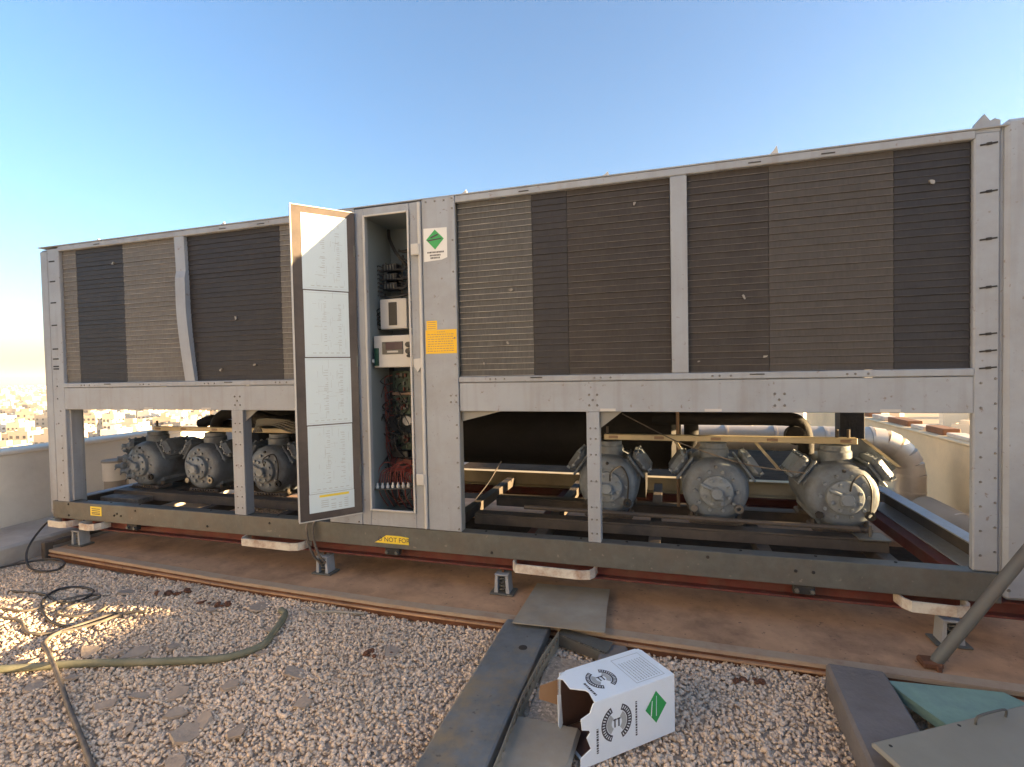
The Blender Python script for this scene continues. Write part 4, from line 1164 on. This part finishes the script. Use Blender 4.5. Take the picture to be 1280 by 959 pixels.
cpanel('liner', [(.02, CW - th - .002, th + .001), (.39, CW - th - .002, th + .001), (.385, CW - th - .002, CHT - .01), (.02, CW - th - .002, CHT - .01)], (0, .001, 0), 'carton_dark')
cpanel('liner', [(.02, .01, th + .001), (.40, .01, th + .001), (.40, CW - .01, th + .001), (.02, CW - .01, th + .001)], (0, 0, .001), 'carton_dark')
cpanel('liner', [(.12, .01, .01), (.12, CW - .01, .01), (.12, CW - .01, CHT - .01), (.12, .01, CHT - .01)], (.002, 0, 0), 'carton_dark')
cpanel('flap', [(.40, CW - .004, .10), (.40, CW - .004, .20), (.465, CW + .02, .18), (.47, CW + .02, .13)], (0, .003, 0), 'carton_in')
cpanel('flap', [(.395, CW - .02, .15), (.41, CW - .02, .15), (.425, CW - .05, .05), (.415, CW - .05, .035), (.40, CW - .04, .05)], (0, .003, 0), 'carton')
# print
def cflat(name, polys, face, m, lift=.0006):
    mb = MB(); R3 = BMx.to_3x3()
    for poly in polys:
        if face == 'front': mb.prism([BMx @ Vector((a, -lift, b)) for a, b in poly], R3 @ Vector((0, .0004, 0)))
        else: mb.prism([BMx @ Vector((a, b, CHT + lift)) for a, b in poly], R3 @ Vector((0, 0, -.0004)))
    return mb.build(name, m, BX)
def ring(cx, cy, r0, r1, a0, a1, n=14):
    out = []
    for k in range(n):
        a, b = a0 + (a1 - a0) * k / n, a0 + (a1 - a0) * (k + 1) / n
        out.append([(cx + r0 * math.cos(a), cy + r0 * math.sin(a)), (cx + r1 * math.cos(a), cy + r1 * math.sin(a)), (cx + r1 * math.cos(b), cy + r1 * math.sin(b)), (cx + r0 * math.cos(b), cy + r0 * math.sin(b))])
    return out
def logo(cx, cy, R, face):
    # broken double ring with a clear band through it
    for s in (0, math.pi):
        cflat('logo_ring', ring(cx, cy, R * .68, R, s - 1.18, s + 1.18, 20), face, 'ink_dark')
        cflat('logo_ring', ring(cx, cy, R * .34, R * .645, s - .92, s + .92, 14), face, 'ink')
        dashes = []
        for k in range(13):
            a = s - 1.05 + 2.1 * k / 12
            dashes += ring(cx, cy, R * .77, R * .93, a - .028, a + .028, 1)
        cflat('logo_lettering', dashes, face, 'carton', .0011)
    tt = []
    for s in (-1, 1):
        q = s * R * .13
        tt.append([(cx + q - R * .11, cy + R * .16), (cx + q + R * .11, cy + R * .16), (cx + q + R * .11, cy + R * .24), (cx + q - R * .11, cy + R * .24)])
        tt.append([(cx + q - R * .04, cy - R * .22), (cx + q + R * .04, cy - R * .22), (cx + q + R * .04, cy + R * .159), (cx + q - R * .04, cy + R * .159)])
    cflat('logo_letters', tt, face, 'ink_dark', .0014)
logo(.275, .122, .068, 'front')
logo(.268, .105, .060, 'top')
def dashline(x, a, b, wd, vert):
    out, t = [], a
    while t < b:
        d = rnd.uniform(.004, .010)
        e = min(t + d, b)
        out.append([(x - wd, t), (x + wd, t), (x + wd, e), (x - wd, e)] if vert else [(t, x - wd), (e, x - wd), (e, x + wd), (t, x + wd)])
        t = e + .003
    return out
cflat('carton_lettering', dashline(.36, .035, .125, .0045, True) + dashline(.186, .045, .175, .004, True), 'front', 'ink_dark')
cflat('carton_lettering', dashline(.342, .03, .11, .0045, True), 'top', 'ink_dark')
tb = []
for k in range(9): tb += dashline(.045 + k * .013, .03, .155, .0022, True)
tb += [[(.03, .02), (.165, .02), (.165, .022), (.03, .022)], [(.03, .185), (.165, .185), (.165, .187), (.03, .187)], [(.03, .0221), (.032, .0221), (.032, .1849), (.03, .1849)], [(.163, .0221), (.165, .0221), (.165, .1849), (.163, .1849)]]
cflat('carton_table', tb, 'top', 'ink')
gc = (.092, .125); gs = .062
cflat('hazard_diamond', [[(gc[0] - gs * .82, gc[1]), (gc[0], gc[1] - gs), (gc[0] + gs * .82, gc[1]), (gc[0], gc[1] + gs)]], 'front', 'green_sign')
cflat('diamond_mark', [[(gc[0] + .022, gc[1] - .030), (gc[0] + .027, gc[1] - .030), (gc[0] + .020, gc[1] + .028), (gc[0] + .017, gc[1] + .028)], [(gc[0] - .002, gc[1] - .035), (gc[0] + .001, gc[1] - .035), (gc[0] - .001, gc[1] + .042), (gc[0] - .003, gc[1] + .042)]], 'front', 'carton', .0012)

# right foreground: concrete beam, foam, panel, leaning bar
mb = MB(); mb.T = Matrix.Translation((.74, -.80, .0)) @ Matrix.Rotation(math.radians(-3), 4, 'Z')
mb.box(-.11, .11, -.75, .40, .01, .155, .012); tag(mb.build('concrete_beam', 'block'), 'short square grey concrete beam butting against the plinth', 'concrete beam')
mb = MB(); mb.T = Matrix.Translation((1.1, -.56, .095)) @ Matrix.Rotation(math.radians(2), 4, 'X')
mb.prism([(-.235, .11, 0), (.17, .135, 0), (.24, .04, 0), (.26, -.10, 0), (.09, -.08, 0), (-.13, -.13, 0), (-.21, .03, 0)], (0, 0, .04))
fo = mb.build('foam_board', 'turq'); tag(fo, 'broken turquoise foam insulation board beside the concrete beam', 'foam board')
AP = empty('access_panel', (1.0, -1.0, .16)); tag(AP, 'grey sheet metal access panel with a wire handle resting on the concrete beam', 'access panel')
A_, B_ = Vector((.627, -.985, .215)), Vector((1.36, -.545, .215))
ax_ = (B_ - A_).normalized(); ay_ = Vector((ax_.y, -ax_.x, 0)); ay_ = (ay_ + Vector((0, 0, -.12))).normalized(); az_ = ax_.cross(ay_)
if az_.z < 0: az_ = -az_
PM = Matrix(((ax_.x, ay_.x, az_.x, A_.x), (ax_.y, ay_.y, az_.y, A_.y), (ax_.z, ay_.z, az_.z, A_.z), (0, 0, 0, 1)))
mb = MB(); mb.T = PM; mb.box(0, .95, 0, .22, -.02, 0, .008); mb.build('panel_sheet', 'steel_panel', AP)
mb = MB(); mb.T = PM; mb.box(.0, .95, .21, .222, -.12, -.021, .004); mb.build('panel_lip', 'steel_panel', AP)
mb = MB(); mb.T = PM; mb.tube([(.42, .03, 0), (.42, .03, .02), (.44, .03, .032), (.54, .03, .032), (.56, .03, .02), (.56, .03, 0)], .004, 7, 3); mb.build('handle', 'galv', AP)
mb = MB(); mb.T = PM; mb.lathe([(0, 0), (.006, 0), (0, .003)], (.05, .03, 0), (0, 0, 1), 8); mb.lathe([(0, 0), (.006, 0), (0, .003)], (.36, .02, 0), (0, 0, 1), 8); mb.build('rivet', 'slot', AP)
LB = empty('leaning_bar', (1.15, -.21, .1)); tag(LB, 'long grey bar leaning against the end of the chiller', 'bar')
mb = MB(); p0, p1 = Vector((1.125, -.225, .125)), Vector((1.86, -.062, 1.12)); d = (p1 - p0).normalized()
mb.lathe([(0, 0), (.020, 0), (.025, .02), (.025, (p1 - p0).length), (0, (p1 - p0).length)], p0, d, 18); mb.build('tube', 'bar', LB, 40)
mb = MB(); mb.box(1.07, 1.15, -.25, -.18, .103, .135, .008); mb.box(1.12, 1.14, -.26, -.245, .05, .125, .004); mb.build('rusty_foot', 'rust', LB)

# ------------------------------------------------------------------ hoses, cables and flakes on the gravel
def lay(pts, r, dz=.006): return [(x, y, gz(x, y) + r + dz + (0 if len(p) < 3 else p[2])) for p in pts for x, y in [p[:2]]]
H1 = MB().tube(lay([(-3.9, -1.46), (-3.45, -1.36), (-3.14, -1.266), (-2.795, -1.133), (-2.423, -1.013), (-2.145, -.896), (-2.04, -.77), (-2.069, -.653), (-2.159, -.45), (-2.23, -.40)], .0185), .0185, 12, 8)
tag(H1.build('garden_hose', 'hose', smooth=50), 'thick olive green hose curving across the gravel', 'hose')
C3 = MB().tube(lay([(-3.188, -.655), (-3.25, -.80), (-3.29, -.92), (-3.24, -1.02), (-3.02, -1.13, .03), (-2.7, -1.28, .035), (-2.5, -1.371), (-2.168, -1.527), (-1.9, -1.66), (-1.5, -1.9)], .0105), .0105, 8, 8)
tag(C3.build('cable', 'cable_grey', smooth=50), 'dusty dark cable crossing over the olive hose', 'cable')
C1 = MB().tube(lay([(-4.2, -.95), (-3.967, -.84), (-3.75, -.80), (-3.72, -.62), (-3.66, -.50), (-3.56, -.52), (-3.57, -.66), (-3.55, -.77), (-3.40, -.76), (-3.33, -.66), (-3.40, -.60)], .008), .008, 8, 8)
tag(C1.build('cable', 'cable_grey', smooth=50), 'dusty looped cable lying along the shaded edge of the sunlit gravel', 'cable')
C2 = MB().tube(lay([(-4.1, -1.0), (-3.807, -.92), (-3.65, -.90), (-3.45, -.97), (-3.30, -.92), (-3.2, -.80), (-3.13, -.66), (-3.02, -.62)], .009), .009, 8, 8)
tag(C2.build('cable', 'cable_grey', smooth=50), 'dusty cable bending through the sunlit gravel', 'cable')
C4 = MB().tube([(-4.80, .10, .33), (-4.86, .0, .30), (-4.90, -.08, .20), (-4.80, -.20, .12), (-4.62, -.30, .062), (-4.42, -.35, .055), (-4.30, -.30, .06), (-4.36, -.22, .075), (-4.55, -.20, .08), (-4.75, -.33, .06), (-4.85, -.52, .056), (-4.88, -.75, .056)], .008, 8, 8)
tag(C4.build('cable', 'cable_black', smooth=50), 'thin black cable hanging from the chiller corner and coiling down', 'cable')
C5 = MB().tube(lay([(-4.25, -.62), (-3.95, -.60), (-3.70, -.66), (-3.62, -.58), (-3.70, -.46), (-3.86, -.44), (-3.95, -.52), (-3.80, -.70), (-3.50, -.84), (-3.26, -.86)], .008), .008, 8, 8)
tag(C5.build('cable', 'cable_black', smooth=50), 'thin black cable in a wide loop on the shaded gravel below the lifting bracket', 'cable')
bits = MB().tube(lay([(-2.05, -.36), (-1.9, -.33), (-1.72, -.30)], .008), .008, 6, 3)
tag(bits.build('metal_rod', 'galv_dusty', smooth=50), 'short grey rod on the gravel by the plinth edging', 'rod')

fl_pts = [(-2.729, -1.211), (-2.851, -1.301), (-2.728, -1.02), (-2.62, -.97), (-2.135, -1.16), (-1.862, -1.362), (-1.844, -1.274), (-2.005, -1.276), (-3.161, -.421), (-2.661, -.487), (-2.405, -.379), (-1.699, -.911), (-2.364, -1.319), (-2.144, -.60), (-2.5, -.88), (-3.117, -1.2), (-2.892, -1.032), (-2.0, -.80), (-1.658, -1.307), (-3.45, -.42), (-2.28, -1.22), (-2.1, -1.4), (-1.5, -1.1), (-2.55, -1.45), (-1.75, -1.5), (-1.35, -.62), (-1.95, -1.05), (-3.3, -.55)]
for i, (x, y) in enumerate(fl_pts):
    rr = random.Random(100 + i); s = rr.uniform(.026, .062)
    mb = MB(); mb.T = Matrix.Translation((x, y, gz(x, y) + .007)) @ Matrix.Rotation(rr.uniform(-.22, .22), 4, 'X') @ Matrix.Rotation(rr.uniform(-.22, .22), 4, 'Y') @ Matrix.Rotation(rr.uniform(0, 6), 4, 'Z')
    k = rr.randint(5, 7); pts = []
    for j in range(k):
        a = 2 * math.pi * j / k + rr.uniform(-.38, .38); q = s * rr.uniform(.5, 1.15)
        pts.append((q * math.cos(a) * 1.35, q * math.sin(a) * .85, 0))
    mb.prism(pts, (rr.uniform(-.004, .004), rr.uniform(-.004, .004), rr.uniform(.008, .015)))
    o = mb.build('cement_flake', 'flake')
    tag(o, 'flat broken cement flake lying on the gravel', 'stone', 'cement flakes on the gravel')

for i, (x, y, sz, wd) in enumerate(((-3.12, -.36, .07, 'rust brown clod of debris beside the plinth end'), (-2.72, -.42, .06, 'dark rusty flake cluster between plinth and looped cable'), (-1.42, -.66, .045, 'small dark clod lying alone in the pale gravel'), (.33, -.45, .05, 'brown mud clod near the plinth beside the concrete beam'))):
    rr = random.Random(500 + i); mb = MB()
    for k in range(9):
        a, b = x + rr.uniform(-sz, sz) * 1.6, y + rr.uniform(-sz, sz) * .7; q = sz * rr.uniform(.2, .4)
        mb.lathe([(0, -q * .4), (q * rr.uniform(.6, 1), -q * .2), (q, q * .1), (q * .5, q * .4), (0, q * .45)], (a, b, gz(a, b) + .012), (rr.uniform(-.5, .5), rr.uniform(-.5, .5), 1), 6)
    o = mb.build('debris_clod', 'rust'); tag(o, wd, 'debris')

# ------------------------------------------------------------------ the city below
def house_mesh(i):
    rr = random.Random(300 + i); mb = MB()
    a, b = rr.uniform(4, 7.5), rr.uniform(4, 7.5); h = rr.choice((4.5, 7, 7.5, 8, 10.5))
    mb.box(-a, a, -b, b, -1, h)
    t = .35
    for q in ((-a, a, -b, -b + t), (-a, a, b - t, b), (-a, -a + t, -b + t, b - t), (a - t, a, -b + t, b - t)): mb.box(q[0], q[1], q[2], q[3], h + .01, h + 1.0)
    mb.box(-a * .5, a * .1, -b * .3, b * .5, h + .01, h + 2.8)
    mb.cyl((a * .5, b * .4, h), (a * .5, b * .4, h + 1.8), .9, n=8, mi=1)
    if rr.random() < .5: mb.box(a * .2, a * .7, -b * .8, -b * .2, h + .01, h + 2.4)
    fl_ = int(h // 3.3)
    for f in range(fl_):
        z = 1.0 + f * 3.2
        for k in range(3):
            x = -a + a * 2 * (k + .5) / 3; w = rr.uniform(.6, 1.0)
            for s in (-1, 1): mb.box(x - w, x + w, s * b - .06, s * b + .06, z, z + 1.5, mi=2)
        for k in range(3):
            y_ = -b + b * 2 * (k + .5) / 3; w = rr.uniform(.6, 1.0)
            for s in (-1, 1): mb.box(s * a - .06, s * a + .06, y_ - w, y_ + w, z, z + 1.5, mi=2)
    A = np.array(mb.v)
    me = bpy.data.meshes.new('house'); me.from_pydata(mb.v, [], mb.f)
    for m in (['bld_a', 'bld_b', 'bld_c', 'bld_d'][i % 4], 'bld_b', 'win'): me.materials.append(M[m])
    me.polygons.foreach_set('material_index', mb.m)
    return me, mb
protos = [house_mesh(i) for i in range(12)]
words = ['cream', 'white', 'tan', 'brown']
spots = []
a0, a1 = math.radians(113), math.radians(158)
rr = random.Random(9)
rad = 210.0
while rad < 3600:
    stp = 20 + rad * .007
    n_ = int((a1 - a0) * rad / stp)
    for k in range(n_):
        if rr.random() < .2: continue
        a = a0 + (a1 - a0) * (k + .5 + rr.uniform(-.25, .25)) / max(1, n_)
        spots.append((rad + rr.uniform(-9, 9), a, rr.randrange(12), rr.choice((0, math.pi / 2)) + rr.uniform(-.15, .15) + .3))
    rad += stp * 1.0
def seen(a, r): return math.radians(119.5) < a < math.radians(152.5)
spots.sort(key=lambda s: s[0])
near = [s for s in spots if seen(s[1], s[0])][:280]
near_set = set(id(s) for s in near)
for s in near:
    me = protos[s[2]][0]
    o = bpy.data.objects.new('house', me); COL.objects.link(o)
    o.location = (s[0] * math.cos(s[1]), s[0] * math.sin(s[1]) - 2.9, -36.9); o.rotation_euler = (0, 0, s[3])
    o.scale = (1, 1, rr.uniform(.8, 1.35))
    tag(o, f'{words[s[2] % 4]} flat roofed house in the sunlit city below', 'house', f'{words[s[2] % 4]} houses in the city below')
far = MB()
FV, FF, FM = [], [], []
for s in spots:
    if id(s) in near_set: continue
    me, mb = protos[s[2]]
    T = Matrix.Translation((s[0] * math.cos(s[1]), s[0] * math.sin(s[1]) - 2.9, -36.9)) @ Matrix.Rotation(s[3], 4, 'Z') @ Matrix.Diagonal((1, 1, .8 + .5 * rr.random(), 1))
    nb = 8 + 8 * 5
    far.T = T
    far.add(mb.v[:48], [f for f in mb.f if max(f) < 48], s[2] % 4)
for k in range(900):
    a = math.radians(rr.uniform(20, 113)); d = rr.uniform(240, 3000)
    me, mb = protos[rr.randrange(12)]
    far.T = Matrix.Translation((d * math.cos(a), d * math.sin(a), -36.9)) @ Matrix.Rotation(rr.uniform(0, 1.5), 4, 'Z')
    far.add(mb.v[:48], [f for f in mb.f if max(f) < 48], rr.randrange(4))
fo_ = bpy.data.meshes.new('distant_city'); fo_.from_pydata(far.v, [], far.f)
for m in ('bld_a', 'bld_b', 'bld_c', 'bld_d'): fo_.materials.append(M[m])
fo_.polygons.foreach_set('material_index', far.m)
o = bpy.data.objects.new('distant_city', fo_); COL.objects.link(o)
o['kind'] = 'stuff'; o['label'] = 'mass of pale flat roofed houses fading into haze'; o['category'] = 'city'

# ------------------------------------------------------------------ haze
hz = MB().box(-24000, 24000, -24000, 24000, -39, 75)
hm = bpy.data.materials.new('haze_air'); hm.use_nodes = True
nt = hm.node_tree; nt.nodes.clear()
ov = nt.nodes.new('ShaderNodeOutputMaterial'); pv = nt.nodes.new('ShaderNodeVolumePrincipled')
pv.inputs['Color'].default_value = (1.0, 0.96, 0.92, 1)
pv.inputs['Density'].default_value = 0.00026
pv.inputs['Anisotropy'].default_value = 0.2
nt.links.new(pv.outputs[0], ov.inputs['Volume'])
M['haze'] = hm
h = hz.build('haze', 'haze'); h['kind'] = 'stuff'
